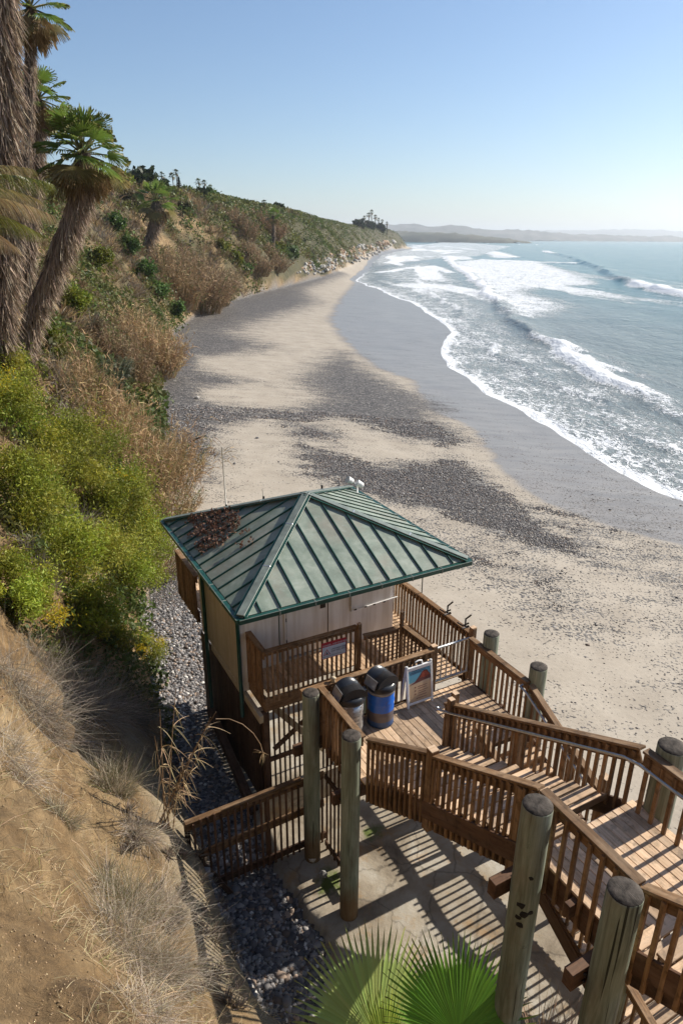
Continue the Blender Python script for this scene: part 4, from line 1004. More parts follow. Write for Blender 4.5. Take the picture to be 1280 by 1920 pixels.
# ================================================================== VEGETATION, STONES
def norm(a): return a / np.maximum(np.linalg.norm(a, axis=-1, keepdims=True), 1e-9)
class Acc:
    def __init__(s): s.V = []; s.F = []; s.C = []; s.n = 0
    def add(s, V, F, C):
        s.V.append(V.reshape(-1, 3)); s.F.append(F.reshape(-1, 4) + s.n); s.C.append(np.clip(C.reshape(-1, 3), 0, 1)); s.n += s.V[-1].shape[0]
    def mesh(s, name, mat, smooth=False): return mesh_np(name, np.concatenate(s.V), np.concatenate(s.F), mat, {'Col': np.concatenate(s.C)}, smooth)
def jitcol(n, base, var=.25, hue=.08, rg=RG):
    b = np.asarray(base, float); b = b if b.ndim == 2 else np.repeat(b[None], n, 0)
    return b * (1 + rg.uniform(-var, var, (n, 1))) * (1 + rg.uniform(-hue, hue, (n, 3)))
def blades(acc, P0, Dr, L, wd, col, droop=.25, seg=3, tipw=.1, curl=0.0):
    n = len(P0); Dr = norm(Dr); s = np.linspace(0, 1, seg + 1)
    side = norm(np.cross(Dr, RG.normal(size=(n, 3)))); L = np.broadcast_to(L, (n,))[:, None]; wd = np.broadcast_to(wd, (n,))[:, None]
    dr = np.broadcast_to(droop, (n,))[:, None]; off = norm(RG.normal(size=(n, 3))) * curl
    rows = []
    for q in s:
        c = P0 + Dr * L * q + off * L * q * q; c = c + np.concatenate([np.zeros((n, 2)), -dr * L * q * q], 1)
        w = wd * (tipw + (1 - tipw) * (1 - q) ** .7) * .5
        rows.append(np.stack([c - side * w, c + side * w], 1))
    V = np.stack(rows, 1)                                   # n, seg+1, 2, 3
    base = (np.arange(n) * (seg + 1) * 2)[:, None, None]; k = (np.arange(seg) * 2)[None, :, None]
    F = base + k + np.array([0, 1, 3, 2])[None, None]
    acc.add(V, F, np.repeat(col[:, None], (seg + 1) * 2, 1))
def leaves(acc, C, nrm_bias, l, w, col):
    n = len(C); a = norm(RG.normal(size=(n, 3)) + nrm_bias); b = norm(np.cross(a, RG.normal(size=(n, 3)) + 1e-3))
    l = np.broadcast_to(l, (n,))[:, None]; w = np.broadcast_to(w, (n,))[:, None]
    V = np.stack([C - a * l * .5, C + b * w * .5, C + a * l * .5, C - b * w * .5], 1)
    F = np.arange(n * 4).reshape(n, 4); acc.add(V, F, np.repeat(col[:, None], 4, 1))
def terr_n(x, y):
    e = .5; h0 = terr(x, y)[0]; hx = terr(x + e, y)[0]; hy = terr(x, y + e)[0]
    return h0, norm(np.stack([-(hx - h0) / e, -(hy - h0) / e, np.ones_like(h0)], 1))
def depth_of(p): return float((np.asarray(p) - np.array([0, 0, CZ])) @ _F)

# --- slope cover: scattered low scrub, one mass nobody could count
def slope_points(n, r0, r1, a0, a1, dmin=.5, dmax=48):
    r = r0 * (r1 / r0) ** RG.random(n); a = np.radians(RG.uniform(a0, a1, n)); x = r * np.sin(a); y = r * np.cos(a)
    d0, _ = polydist(x, y, TOE); m = (d0 > dmin - 3) & (d0 < dmax + 3); x, y, r = x[m], y[m], r[m]
    h, d, w, t = terr(x, y); m = (d > dmin) & (d < dmax); return x[m], y[m], h[m], d[m], t[m], r[m]
def scrub(name, n, r0, r1, a0, a1, K, kind, sizek=(.0065, .02), label=None):
    x, y, h, d, t, r = slope_points(n, r0, r1, a0, a1, .05)
    hh, N = terr_n(x, y)
    z1 = fbm(t / 9, d / 5, 4, 201); z2 = fbm(t / 4, d / 3.5, 3, 207) ; z3 = fbm(t / 16, d / 12, 3, 223)
    keep = RG.random(len(x)) < (ss(.30, .40, z2 * .6 + z3 * .4 + .04 + .12 * ss(185, 240, y)) if kind != 'near' else ss(.45, .6, z2))
    keep &= ~((y > 190) & (y < 620) & (d < 3.5) & (kind == 'far'))
    x, y, h, d, t, r, N, z1, z3 = [q[keep] for q in (x, y, h, d, t, r, N, z1, z3)]; n = len(x)
    olive = np.array([.125, .128, .036]); green = np.array([.085, .118, .030]); tan = np.array([.34, .245, .13]); brown = np.array([.19, .135, .075]); grey = np.array([.17, .14, .11])
    q = RG.random(n) * .22 + z1; gz = ss(175, 230, y)
    col = np.where((q > .72)[:, None], green, np.where((q > .60)[:, None], olive, np.where((q > .46)[:, None], brown * (1 - .0), np.where((q > .40)[:, None], grey, tan))))
    gcol = np.where((q > .68)[:, None], green * 1.0, np.where((q > .42)[:, None], olive, np.where((q > .36)[:, None], brown, olive * 1.25)))
    col = np.where((RG.random(n) < gz)[:, None], gcol, col)
    if kind == 'near': col = np.where((q > .5)[:, None], grey * 1.4, tan * 1.2)
    rc = np.clip(r * RG.uniform(*sizek, n), .22, 2.4); col = col * RG.uniform(.75, 1.25, (n, 1))
    tanm = (col[:, 0] > col[:, 1] * 1.2) | (kind == 'near')
    acc = Acc()
    # leaf clusters
    C = np.repeat(np.stack([x, y, h], 1), K, 0); NN = np.repeat(N, K, 0); rr = np.repeat(rc, K)
    u_ = norm(RG.normal(size=(len(C), 3)) + NN * .8 + np.array([0, 0, .5])); u_ *= (RG.random(len(C)) ** .35)[:, None]
    pos_ = C + u_ * rr[:, None] * np.array([1, 1, .8]); cl = jitcol(len(C), np.repeat(col, K, 0), .35, .1)
    tm = np.repeat(tanm, K)
    leaves(acc, pos_[~tm], np.zeros(3), rr[~tm] * RG.uniform(.2, .5, (~tm).sum()), rr[~tm] * RG.uniform(.12, .28, (~tm).sum()), cl[~tm])
    b0 = C[tm] + (pos_[tm] - C[tm]) * .35
    blades(acc, b0, u_[tm] * np.array([1, 1, .9]) + np.array([0, 0, .5]), rr[tm] * RG.uniform(.5, 1.25, tm.sum()), rr[tm] * .075 + .002, cl[tm], .3, 2)
    obj(name, acc.mesh(name, M_leaf), kind='stuff', label=label)
scrub('scrub', 56000, 40, 1300, -34, 8, 17, 'far', (.006, .015), "tan, grey and olive scrub covering the bluff face")
scrub('scrub', 5200, 15, 60, -58, -8, 26, 'mid', (.012, .03), "dry scrub and weeds on the nearer bluff face")
scrub('scrub', 800, 6, 20, -70, -12, 40, 'near', (.012, .03), "sparse dry weeds on the near sandy slope")

def straw():
    x, y, h, d, t, r = slope_points(75000, 3.5, 26, -75, -8, .5, 30)
    z = fbm(x / .9, y / .9, 3, 301); k = RG.random(len(x)) < ss(.38, .62, z); x, y, h, r = x[k], y[k], h[k], r[k]; n = len(x)
    acc = Acc(); D = RG.normal(size=(n, 3)) * np.array([1, 1, .35]) + np.array([.25, 0, .35])
    c = jitcol(n, np.array([.44, .34, .20]), .5, .08); g = RG.random(n) < .06; c[g] = jitcol(g.sum(), np.array([.16, .17, .04]), .2)
    blades(acc, np.stack([x, y, h - .01], 1), D, RG.uniform(.08, .36, n) , .005 + r * .0003, c, .35, 2)
    obj('dry_grass', acc.mesh('dry_grass', M_dry), kind='stuff', label="short straw coloured grass lying on the sandy slope")
straw()

# --- countable plants
def bush(name, label, px, py, rpx, n, base, cat='bush', lift=.35, flat_=.8, leaf=(.10, .028), base2=None, p2=.15, group=None, up=.3, tsc=None, lobes=26):
    p = hit(px, py) if tsc is None else np.array(tsc); dp = depth_of(p); r = rpx / FPX * dp; acc = Acc(); o = p + np.array([0, 0, r * lift])
    lo = norm(RG.normal(size=(lobes, 3)) + np.array([.25, -.25, .45])) * (RG.uniform(.35, .95, (lobes, 1))) * r * np.array([1, 1, flat_]); lr = r * RG.uniform(.22, .42, lobes) * (26 / lobes) ** .25
    k = RG.integers(0, lobes, n); u_ = norm(RG.normal(size=(n, 3))) * (RG.random((n, 1)) ** .4); q = lo[k] + u_ * lr[k][:, None]
    sp_ = RG.random(n) < .14; q[sp_] = q[sp_] * RG.uniform(1.0, 1.45, (sp_.sum(), 1)) + np.array([0, 0, .05 * r])
    lc = jitcol(lobes, base, .3, .12)
    if base2 is not None: m = RG.random(lobes) < p2; lc[m] = jitcol(m.sum(), base2, .15, .05)
    c = jitcol(n, lc[k], .3, .08); sc = max(1.0, dp / 22)
    leaves(acc, q, u_ * .6 + np.array([0, 0, up]), leaf[0] * sc * RG.uniform(.6, 1.3, n), leaf[1] * sc * RG.uniform(.7, 1.3, n), c)
    e = bpy.data.objects.new(name, None); link(e); e.location = p; tag(e, label, cat, group)
    f = obj('foliage', acc.mesh('foliage', M_leaf), e, (0, 0, r * lift)); f['kind'] = 'stuff' if False else 'thing'; del f['kind']
    a2 = Acc(); m = 40; z0 = np.zeros((m, 3)) ; D = norm(lo[RG.integers(0, lobes, m)] + np.array([0, 0, r * lift + .01]))
    blades(a2, z0, D, r * .95, .02 * sc + .01, jitcol(m, np.array([.13, .10, .08]), .2), .0, 3)
    obj('stem', a2.mesh('stem', M_dry), e); return e
YG, YY, DG = np.array([.245, .27, .032]), np.array([.50, .38, .02]), np.array([.08, .13, .03])
for i, (a, b, r, lab, n_) in enumerate([(8, 712, 55, "yellow green shrub at the left edge below the leaning palm", 6000), (22, 815, 82, "bright green shrub at the left edge above the dense middle shrubs", 9000),
    (130, 905, 105, "broad yellow green shrub right of the dry reeds' foot", 10000), (30, 960, 100, "dense green shrub at the left edge in the middle of the green mass", 9000),
    (215, 985, 90, "green shrub in the middle of the mass facing the hut roof", 9000), (110, 1075, 110, "large green shrub low in the green mass", 10000),
    (235, 1095, 85, "green shrub reaching towards the hut wall", 8000), (20, 1150, 90, "green shrub at the left edge above the grey brushwood", 7000), (165, 1180, 70, "small yellow green shrub above the grey brushwood", 5000),
    (275, 1040, 60, "outer green shrub nearest the leaf covered roof corner", 5000)]):
    bush('green_shrub', lab, a, b, r * 1.12, int(n_ * 2.0), YG * (.92 + .03 * (i % 4)), base2=YY if i % 3 == 1 else YG * np.array([1.3, 1.1, .8]), p2=.12, group='green shrubs on the near bluff', leaf=(.11, .03), lobes=40)
bush('yellow_shrub', "bright yellow green shrub standing over the grey pebbles beside the hut", 272, 1235, 45, 5000, np.array([.25, .24, .02]), base2=YY, p2=.3, leaf=(.07, .018))
bush('yellow_shrub', "small yellow tinged shrub just above the dark brush near the pebbles", 215, 1215, 45, 4000, np.array([.22, .22, .025]), base2=YY, p2=.2, leaf=(.07, .018))
for a, b, r, n_, base, lab in [(325, 592, 22, 2600, DG * 1.1, "round dark green bush standing alone at the top of the beach"), (268, 525, 28, 2600, DG, "dark green bush in the trailing green band below the small palm"), (295, 560, 24, 2200, DG * 1.15, "lower dark green bush in the trailing green band"),
    (235, 480, 26, 2400, DG * 1.1, "upper bright green bush in the trailing green band"), (215, 440, 28, 2400, DG * 1.3, "green bush high on the bluff right of the leaning palm"), (190, 500, 30, 2600, YG * .6, "olive bush behind the middle of the leaning palm trunk"),
    (140, 585, 36, 3000, YG * .7, "olive green bush right of the foot of the leaning palm"), (95, 660, 36, 3000, YG * .75, "green bush directly below the foot of the leaning palm"), (545, 482, 16, 1500, DG, "dark bush at the foot of the green bluff left of the boulders"),
    (440, 495, 17, 1500, YG * .65, "bright green bush in the hollow of the brown bluff"), (462, 515, 14, 1200, DG * 1.2, "small dark green bush low on the brown bluff"), (415, 470, 15, 1300, YG * .6, "olive bush on the brown bluff above the reeds"),
    (520, 470, 13, 1100, YG * .6, "olive bush beside the thin distant palm trunk"), (395, 372, 15, 1200, DG * 1.2, "dark bush on the bluff edge left of the house wall"), (225, 350, 26, 1600, YG * .75, "pale olive bush high on the bluff next to the palm crown"),
    (245, 390, 24, 1600, np.array([.12, .10, .05]), "brownish bush under the bluff edge near the palm crown"), (350, 400, 18, 1200, np.array([.11, .10, .045]), "brown green bush right of the small skirted palm")]:
    bush('bush', lab, a, b, r, n_, base, leaf=(.10, .05), group='bushes on the far bluff')

def reeds(name, label, px, py, hpx, n, spread, base, green=.1, lean=(0.2, -.1), group='dry reed clumps', lw=1.0, cat='reeds'):
    p = hit(px, py); dp = depth_of(p); Hh = hpx / FPX * dp; acc = Acc()
    a = RG.random(n) * 2 * pi; rr = np.sqrt(RG.random(n)) * spread * Hh; o = np.stack([np.cos(a) * rr, np.sin(a) * rr, np.zeros(n)], 1); D = np.stack([np.cos(a) * rr * .9 / Hh + lean[0] * .6, np.sin(a) * rr * .9 / Hh + lean[1], np.full(n, 1.0)], 1) + RG.normal(size=(n, 3)) * .13
    zz = terr(p[0] + o[:, 0], p[1] + o[:, 1])[0] - p[2]; o[:, 2] = np.clip(zz, -2, 2)
    L = Hh * RG.uniform(.55, 1.08, n); dr = RG.uniform(.02, .28, n); c = jitcol(n, base, .22, .06); g = RG.random(n) < green; c[g] = jitcol(g.sum(), np.array([.13, .14, .05]), .2)
    sc = dp / 60 * lw
    st = Acc(); blades(st, o, D, L, .035 * sc + .004, c * .85, dr, 4, .4)
    K = 9; Dn = norm(D); q = RG.uniform(.25, 1.0, (n, K)); o2 = (o[:, None] + Dn[:, None] * L[:, None, None] * q[..., None]); o2[..., 2] -= dr[:, None] * L[:, None] * q ** 2
    D2 = Dn[:, None] * .8 + RG.normal(size=(n, K, 3)) * .55; m = n * K
    blades(acc, o2.reshape(m, 3), D2.reshape(m, 3), Hh * .13 * RG.uniform(.5, 1.3, m), .06 * sc + .004, jitcol(m, np.repeat(c, K, 0) * 1.1, .25, .06), .35, 2)
    e = bpy.data.objects.new(name, None); link(e); e.location = p; tag(e, label, cat, group)
    obj('cane', st.mesh('cane', M_dry), e); obj('foliage', acc.mesh('foliage', M_dry), e); return e
RT = np.array([.36, .25, .135]); RB = np.array([.27, .19, .11])
for a, b, h_, n_, sp_, lab, ba in [(285, 690, 100, 520, .42, "large tan reed clump between the beach and the near bluff", RT), (240, 700, 90, 300, .35, "brown reed clump in front of the pale rock face", RB), (372, 572, 95, 520, .45, "broad feathery tan reed clump above the pebble strip", RB * 1.1), (335, 560, 85, 320, .4, "tan reeds rising behind the round dark bush", RT * .9),
    (400, 560, 70, 300, .4, "reeds at the seaward end of the feathery clump", RB), (480, 505, 45, 260, .5, "small tan reed clump at the foot of the brown bluff", RB * 1.1), (515, 500, 36, 200, .5, "low tan reeds beside the thin distant palm", RB), (455, 440, 42, 200, .5, "pale reeds halfway up the brown bluff", RB),
    (505, 440, 40, 200, .5, "reddish brown reeds below the green bluff", np.array([.27, .17, .10])), (300, 925, 150, 420, .40, "tall dry reeds leaning over the beach behind the hut roof", RT), (235, 870, 150, 420, .40, "tall tan reeds rising from the green shrubs", RT * 1.05), (320, 985, 95, 260, .4, "dry reeds crowded against the leaf covered roof corner", RT),
    (190, 800, 110, 260, .4, "sparse tan reeds below the pale rock face", RT), (300, 1080, 90, 160, .4, "thin dry reeds between the shrubs and the hut wall", RB)]:
    reeds('reed_clump', lab, a, b, h_, n_, sp_, ba, green=.14 if b > 700 else .05)

def tuft(name, label, px, py, rpx, n, base, up=.8, w=.005, group='dry grass tufts on the near slope', green=.0, cat='grass tuft', lean=(.3, -.2), curl=.3):
    p = hit(px, py); dp = depth_of(p); r = rpx / FPX * dp; a = RG.random(n) * 2 * pi; q = np.sqrt(RG.random(n)) * r * .38
    o = np.stack([np.cos(a) * q, np.sin(a) * q, np.zeros(n)], 1); o[:, 2] = np.clip(terr(p[0] + o[:, 0], p[1] + o[:, 1])[0] - p[2], -r, r) - .02
    D = np.stack([np.cos(a) * q / r * 1.6 + lean[0], np.sin(a) * q / r * 1.6 + lean[1], np.full(n, up)], 1) + RG.normal(size=(n, 3)) * (.28 if up > .95 else (.55 if up > .65 else .9))
    c = jitcol(n, base, .45, .06); g = RG.random(n) < green; c[g] = jitcol(g.sum(), np.array([.15, .15, .06]), .2)
    acc = Acc(); blades(acc, o, D, r * RG.uniform(.45, 1.15, n), w * dp / 9, c, RG.uniform(.0, .5, n), 4, .2, curl)
    o_ = obj(name, acc.mesh(name, M_dry), None, tuple(p), label=label); tag(o_, None, cat, group); return o_
GG = np.array([.50, .43, .34]); GP = np.array([.56, .48, .36])
for a, b, r, n_, lab, g_, up in [(255, 1800, 190, 2600, "largest pale grey grass tuft low on the sandy slope", .1, .9), (235, 1690, 130, 1300, "upright grey green grass rising above the largest pale tuft", .35, 1.3), (330, 1840, 110, 1200, "spreading grey tuft overhanging the smooth cliff face", 0, .6), (300, 1700, 110, 900, "pale tuft on the cliff edge left of the fence end", 0, .7),
    (215, 1480, 105, 1100, "grey green upright tuft beside the leaning dry canes", .3, 1.3), (115, 1530, 70, 700, "small silvery tuft alone on the bare sand", .3, 1.0), (260, 1560, 90, 900, "tangled pale tuft below the dry canes", 0, .6),
    (60, 1330, 170, 2200, "grey brushwood mass at the left edge below the green shrubs", 0, .6), (170, 1330, 150, 2000, "grey tangled brushwood right of the left edge mass", 0, .6), (240, 1330, 100, 1200, "dark brown tangle hanging over the pebbles", 0, .3), (20, 1420, 110, 1000, "low grey dry tangle on bare sand at the left edge", 0, .4), (275, 1900, 120, 1000, "pale tuft cut by the bottom edge of the cliff", 0, .6), (90, 1250, 110, 1200, "thin grey twigs poking out of the green shrubs", .1, .9)]:
    tuft('grass_tuft', lab, a, b, r * (.78 if b > 1400 else .72), int(n_ * .8), (GG * (1 if b > 1400 else .62) if up < 1 else GP * .8) * (.6 if 'dark' in lab else 1), up, .0048, green=g_)

for a, b, r, lab in ((150, 985, 60, "grey dead twigs showing in the middle of the green mass"), (215, 1060, 50, "grey dead twigs low in the green mass near the hut"), (70, 1060, 55, "grey dead twigs at the left side of the green mass"), (250, 900, 50, "dead twigs where the green mass meets the reeds"), (110, 720, 60, "dry tangle hanging from the pale cliff under the leaning palm"), (140, 800, 60, "dry tangle lower on the pale cliff beside the green mass")):
    tuft('dead_twigs', lab, a, b, r, 420, GG * .7, 1.0, .007, group='dead twigs on the near bluff', cat='twigs', lean=(.5, -.5))
# leaning canes with curled leaves in front of the pebbles
def canes():
    b = hit(310, 1560); e = bpy.data.objects.new('dry_cane', None); link(e); e.location = b; tag(e, "leaning brown canes with curled dry leaves in front of the dark boarded screen", 'cane')
    tips = [(395, 1345, 9.8), (405, 1335, 10.2), (380, 1400, 9.6), (360, 1440, 9.4), (300, 1330, 9.6), (330, 1290, 10), (290, 1380, 9.6), (345, 1420, 9.3)]
    acc = Acc()
    for i, (x, y, Yd) in enumerate(tips):
        t_ = PY(x, y, b[1] + .1 * (i % 3) - .1) - b; pts = [Vector(t_ * f) + Vector((0, 0, .35 * sin(pi * f))) * (.4 if i % 2 else -.1) + Vector((.05 * i - .2, 0, 0)) * (1 - f) for f in np.linspace(0, 1, 8)]
        obj('cane', tube_me('cane', pts, [.014 - .009 * f for f in np.linspace(0, 1, 8)], M_dcane, 6), e)
        tp = np.array(pts[-1]); m = 26; ff = RG.uniform(.35, 1, m); pa = np.array([pts[int(f * 7)] for f in ff]); blades(acc, pa, RG.normal(size=(m, 3)) + np.array([.5, -.2, .2]), RG.uniform(.10, .38, m), .016, jitcol(m, np.array([.42, .31, .18]), .25), RG.uniform(.2, 1.3, m), 5, .2, .5)
    obj('foliage', acc.mesh('foliage', M_dry), e)
    # one long hooped stem
    hp = [Vector(PY(x, y, b[1]) - b) for x, y in ((405, 1348), (430, 1348), (455, 1358), (475, 1375), (488, 1395), (493, 1412))]
    obj('stem', tube_me('stem', hp, .008, M_dcane, 5), e); q = np.array(hp[-1]); a3 = Acc(); blades(a3, np.repeat(q[None], 14, 0), RG.normal(size=(14, 3)), .16, .014, jitcol(14, np.array([.4, .28, .15]), .2), .6, 4, .2, .6); obj('curled_leaf', a3.mesh('curled_leaf', M_dry), e)
M_dcane = simple("dry_cane_skin", (.26, .165, .085), .7, var=.2)
canes()

# --- palms
def fan(acc, hub, ax, nv, Rf, nseg, spread, base, droop=.25, pleat=.03, tipc=None, rows=(.04, .4, .66, .86, 1.0), ragged=.1):
    """one fan leaf: pleated segments round a hub; ax = direction of the middle segment, nv = upper side"""
    ax = norm(np.asarray(ax, float)); nv = np.asarray(nv, float); nv = norm(nv - ax * (nv @ ax)); la = np.cross(nv, ax)
    ph = np.linspace(-spread, spread, nseg); dph = ph[1] - ph[0]; Rr = Rf * (1 - .22 * (np.abs(ph) / spread) ** 2) * RG.uniform(1 - ragged, 1, nseg)
    c = jitcol(nseg, base, .14, .05); V = []; Cc = []
    for k, f in enumerate(rows):
        wj = (dph * .56) if f <= .62 else (dph * .5) * max(0.03, (1 - f) / (1 - .62)) * .8
        for s_, zz in ((-1, 0), (0, -1), (1, 0)):
            a = ph + s_ * wj; d = ax[None] * np.cos(a)[:, None] + la[None] * np.sin(a)[:, None]
            pt = hub + d * (Rr * f)[:, None] + nv[None] * (pleat * zz * f * (1 if f < .9 else .2) * Rf); dz_ = np.zeros_like(pt); dz_[:, 2] = -droop * Rr * max(f - .35, 0) ** 2 * RG.uniform(.6, 1.6, nseg); V.append(pt + dz_)
            cc = c.copy()
            if tipc is not None and f > .84: cc = cc * (1 - (f - .8) * 3) + np.array(tipc) * (f - .8) * 3
            Cc.append(cc)
    nr = len(rows); V = np.stack(V, 1); Cc = np.stack(Cc, 1); fl = []
    for k in range(nr - 1):
        for j in (0, 1): a0 = k * 3 + j; fl.append([a0, a0 + 1, a0 + 4, a0 + 3])
    F = (np.arange(nseg) * nr * 3)[:, None, None] + np.array(fl)[None]; acc.add(V, F, Cc)
def stalk(acc, a, b, w, col, sag=0.0):
    a = np.asarray(a, float); b = np.asarray(b, float); D = b - a; L = np.linalg.norm(D)
    for _ in range(2): blades(acc, a[None], D[None] + np.array([[0, 0, sag * L]]), L, w, np.array([col], float), sag, 4, .6)
def palm(label, path, crown_r, skirt_r, nfr, nsk, group='skirted fan palms on the bluff', green=np.array([.13, .20, .035]), name='fan_palm', seg=22, dead=14, skn=None):
    """path: list of world points foot..crown"""
    path = np.array(path, float); p0 = path[0]; e = bpy.data.objects.new(name, None); link(e); e.location = p0; tag(e, label, 'palm', group)
    loc = path - p0; dp = depth_of(path[-1])
    tr = obj('trunk', tube_me('trunk', [tuple(q) for q in loc], [skirt_r * .55] * len(loc), M_bark, 12), e)
    s_ = np.linspace(0, 1, len(loc)); S = RG.random(nsk) ** .9 * .95; C = np.stack([np.interp(S, s_, loc[:, i]) for i in range(3)], 1); a = RG.random(nsk) * 2 * pi
    lump = .8 + .4 * vn(a * 2.2, S * 9, 5); rad = skirt_r * (.45 + .18 * np.sin(pi * np.clip(S * 1.1, 0, 1))) * lump; out = np.stack([np.cos(a), np.sin(a), np.zeros(nsk)], 1)
    acc = Acc(); blades(acc, C + out * rad[:, None], out * RG.uniform(.08, .45, (nsk, 1)) + np.array([0, 0, -1.0]) + RG.normal(size=(nsk, 3)) * .12, skirt_r * RG.uniform(.5, 1.4, nsk), skirt_r * RG.uniform(.04, .12, nsk), jitcol(nsk, np.array([.32, .245, .18]), .6, .06), 0, 3, .15, .2)
    sk = obj('skirt', acc.mesh('skirt', M_dry), e, kind='stuff')
    top = loc[-1]
    for i in range(nfr):
        f = (i + .5) / nfr; el = R(88 - 135 * f ** 1.1); az_ = i * 2.399 + rnd.uniform(-.3, .3); d = np.array([cos(az_) * cos(el), sin(az_) * cos(el), sin(el)])
        pl = crown_r * rnd.uniform(.42, .6); hub = top + d * pl + np.array([0, 0, -.06 * crown_r]); nv = np.array([-cos(az_) * sin(el), -sin(az_) * sin(el), cos(el)]) + RG.normal(size=3) * .35
        ac = Acc(); stalk(ac, top, hub, .05 * crown_r, (.16, .16, .07)); old = f > .78
        fan(ac, hub, d + np.array([0, 0, -.22]), nv, crown_r * rnd.uniform(.48, .62), seg, R(82), green * rnd.uniform(.75, 1.25) if not old else np.array([.20, .17, .07]), .35, .035, (.3, .22, .1))
        obj('frond', ac.mesh('frond', M_frond), e)
    for i in range(dead):
        az_ = i * 2.4 + 1; el = R(rnd.uniform(-75, -25)); d = np.array([cos(az_) * cos(el), sin(az_) * cos(el), sin(el)]); hub = top + d * crown_r * .5; ac = Acc(); stalk(ac, top, hub, .04 * crown_r, (.24, .17, .09))
        fan(ac, hub, d * .5 + np.array([0, 0, -1]), np.array([cos(az_), sin(az_), .3]), crown_r * .55, max(seg - 6, 8), R(60), np.array([.27, .19, .10]), .15, .06, ragged=.35)
        obj('dead_frond', ac.mesh('dead_frond', M_dry), e)
    return e
def path_px(base, pts, dy=0):
    b = hit(*base); return [b + np.array([0, 0, -.3])] + [PY(x, y, b[1] + dy * (k + 1) / len(pts)) for k, (x, y) in enumerate(pts)], b
pp_, b = path_px((38, 668), [(62, 590), (95, 510), (124, 435), (148, 370), (160, 315), (155, 288)]); k_ = depth_of(pp_[-1]) / FPX
palm("leaning skirted palm with a full green crown beside the tall trunk", pp_, 88 * k_, 27 * k_, 34, 9000, seg=26, dead=16)
PB = b
def at_depth(x, y, Yd): return PY(x, y, Yd)
pth = [hit(-5, 668)] ; Yp = PB[1] * .92; pth = [PY(0, 690, Yp)] + [PY(x, y, Yp) for x, y in ((2, 560), (4, 420), (0, 280), (-2, 140), (-6, 0), (-10, -150), (-10, -230))]
palm("tallest skirted palm cut by the left edge of the view", pth, 75 * k_, 35 * k_, 26, 12000, seg=24, dead=20)
pth = [PY(30, 670, PB[1] * 1.12)] + [PY(x, y, PB[1] * 1.12) for x, y in ((34, 500), (45, 350), (55, 180), (58, 60), (58, 15))]
palm("tall palm whose fronds droop at the top left corner", pth, 72 * k_ * 1.1, 16 * k_, 24, 3500, seg=22, dead=18)
pth = [PY(40, 660, PB[1] * 1.2)] + [PY(x, y, PB[1] * 1.2) for x, y in ((50, 480), (60, 330), (68, 230), (72, 185))]
palm("palm with a small crown standing behind the tallest skirted trunk", pth, 62 * k_ * 1.2, 26 * k_, 22, 4000, seg=20, dead=16)
pp_, b = path_px((272, 470), [(283, 440), (292, 410), (294, 385), (293, 376)]); k2 = depth_of(pp_[-1]) / FPX
palm("small skirted palm halfway up the brown bluff", pp_, 44 * k2, 14 * k2, 24, 2500, seg=14, dead=14)
pp_, b = path_px((512, 474), [(513, 440), (512, 415), (512, 405)]); k2 = depth_of(pp_[-1]) / FPX
palm("thin skirted palm low on the bluff before the green slope", pp_, 19 * k2, 5 * k2, 16, 700, seg=8, dead=8)
def ridge_palm(label, x, y0, y1, rpx, **kw):
    b = hit(x, y0 + 4); k_ = depth_of(b) / FPX; t_ = PY(x, y1, b[1]); mid = (b + t_) / 2 + np.array([.3, 0, 0])
    return palm(label, [b, mid, t_], rpx * 1.35 * k_, 1.3 * k_, 14, 60, group='small palms along the bluff skyline', green=np.array([.05, .07, .03]), seg=7, dead=3)
for x, y0, y1, r_, lab in [(240, 345, 322, 6, "small skyline palm just right of the leaning palm crown"), (303, 350, 329, 6, "skyline palm right of the round dark tree"), (323, 352, 330, 6, "left palm of the pair in front of the skyline pine"), (330, 352, 324, 6, "taller right palm of the pair in front of the skyline pine"),
    (372, 360, 341, 6, "left palm of the pair above the house"), (383, 360, 343, 5, "right palm of the pair above the house"), (495, 392, 380, 5, "lone skyline palm on the green bluff"),
    (683, 420, 408, 3.5, "leftmost palm of the far headland"), (691, 420, 403, 4, "second palm of the far headland"), (696, 420, 398, 4, "tallest palm of the far headland"), (703, 422, 407, 4, "palm right of the tallest on the far headland"), (709, 424, 412, 3, "low palm near the far headland edge"), (716, 426, 415, 3, "palm at the edge of the far headland"), (725, 428, 419, 3, "smallest palm beyond the far headland edge")]:
    ridge_palm(lab, x, y0, y1, r_)
for x, y, r_, lab, n_ in [(272, 332, 24, "round dark tree on the bluff skyline", 3500), (248, 338, 14, "dark shrub at the left foot of the skyline tree", 1500), (305, 350, 14, "low dark tree between the skyline palms", 1500), (672, 419, 9, "dark tree on the far headland left of its palms", 1200), (690, 424, 9, "dark tree under the palms of the far headland", 1200), (712, 428, 7, "small dark tree at the edge of the far headland", 800), (375, 364, 10, "dark shrub beside the house wall", 900), (520, 390, 8, "dark tuft of trees on the green skyline", 700)]:
    e = bush('tree', lab, x, y, r_, n_, np.array([.035, .05, .022]), cat='tree', lift=.25, leaf=(.22, .14), group='dark trees along the skyline')
def pine():
    b = hit(337, 358); k_ = depth_of(b) / FPX; Hh = 26 * k_; e = bpy.data.objects.new('pine_tree', None); link(e); e.location = b; tag(e, "small tiered pine right of the pair of skyline palms", 'tree')
    obj('trunk', tube_me('trunk', [(0, 0, -.5), (0, 0, Hh)], [.25, .05], M_bark, 6), e); n = 900; q = RG.random(n); lev = np.round(q * 9) / 9; a = RG.random(n) * 2 * pi; rr = (1 - lev) * Hh * .28 * RG.random(n) + .1
    acc = Acc(); leaves(acc, np.stack([np.cos(a) * rr, np.sin(a) * rr, lev * Hh * .95 + Hh * .05 + rr * .2], 1), np.zeros(3), .5, .2, jitcol(n, np.array([.04, .055, .035]), .2)); obj('foliage', acc.mesh('foliage', M_leaf), e)
pine()
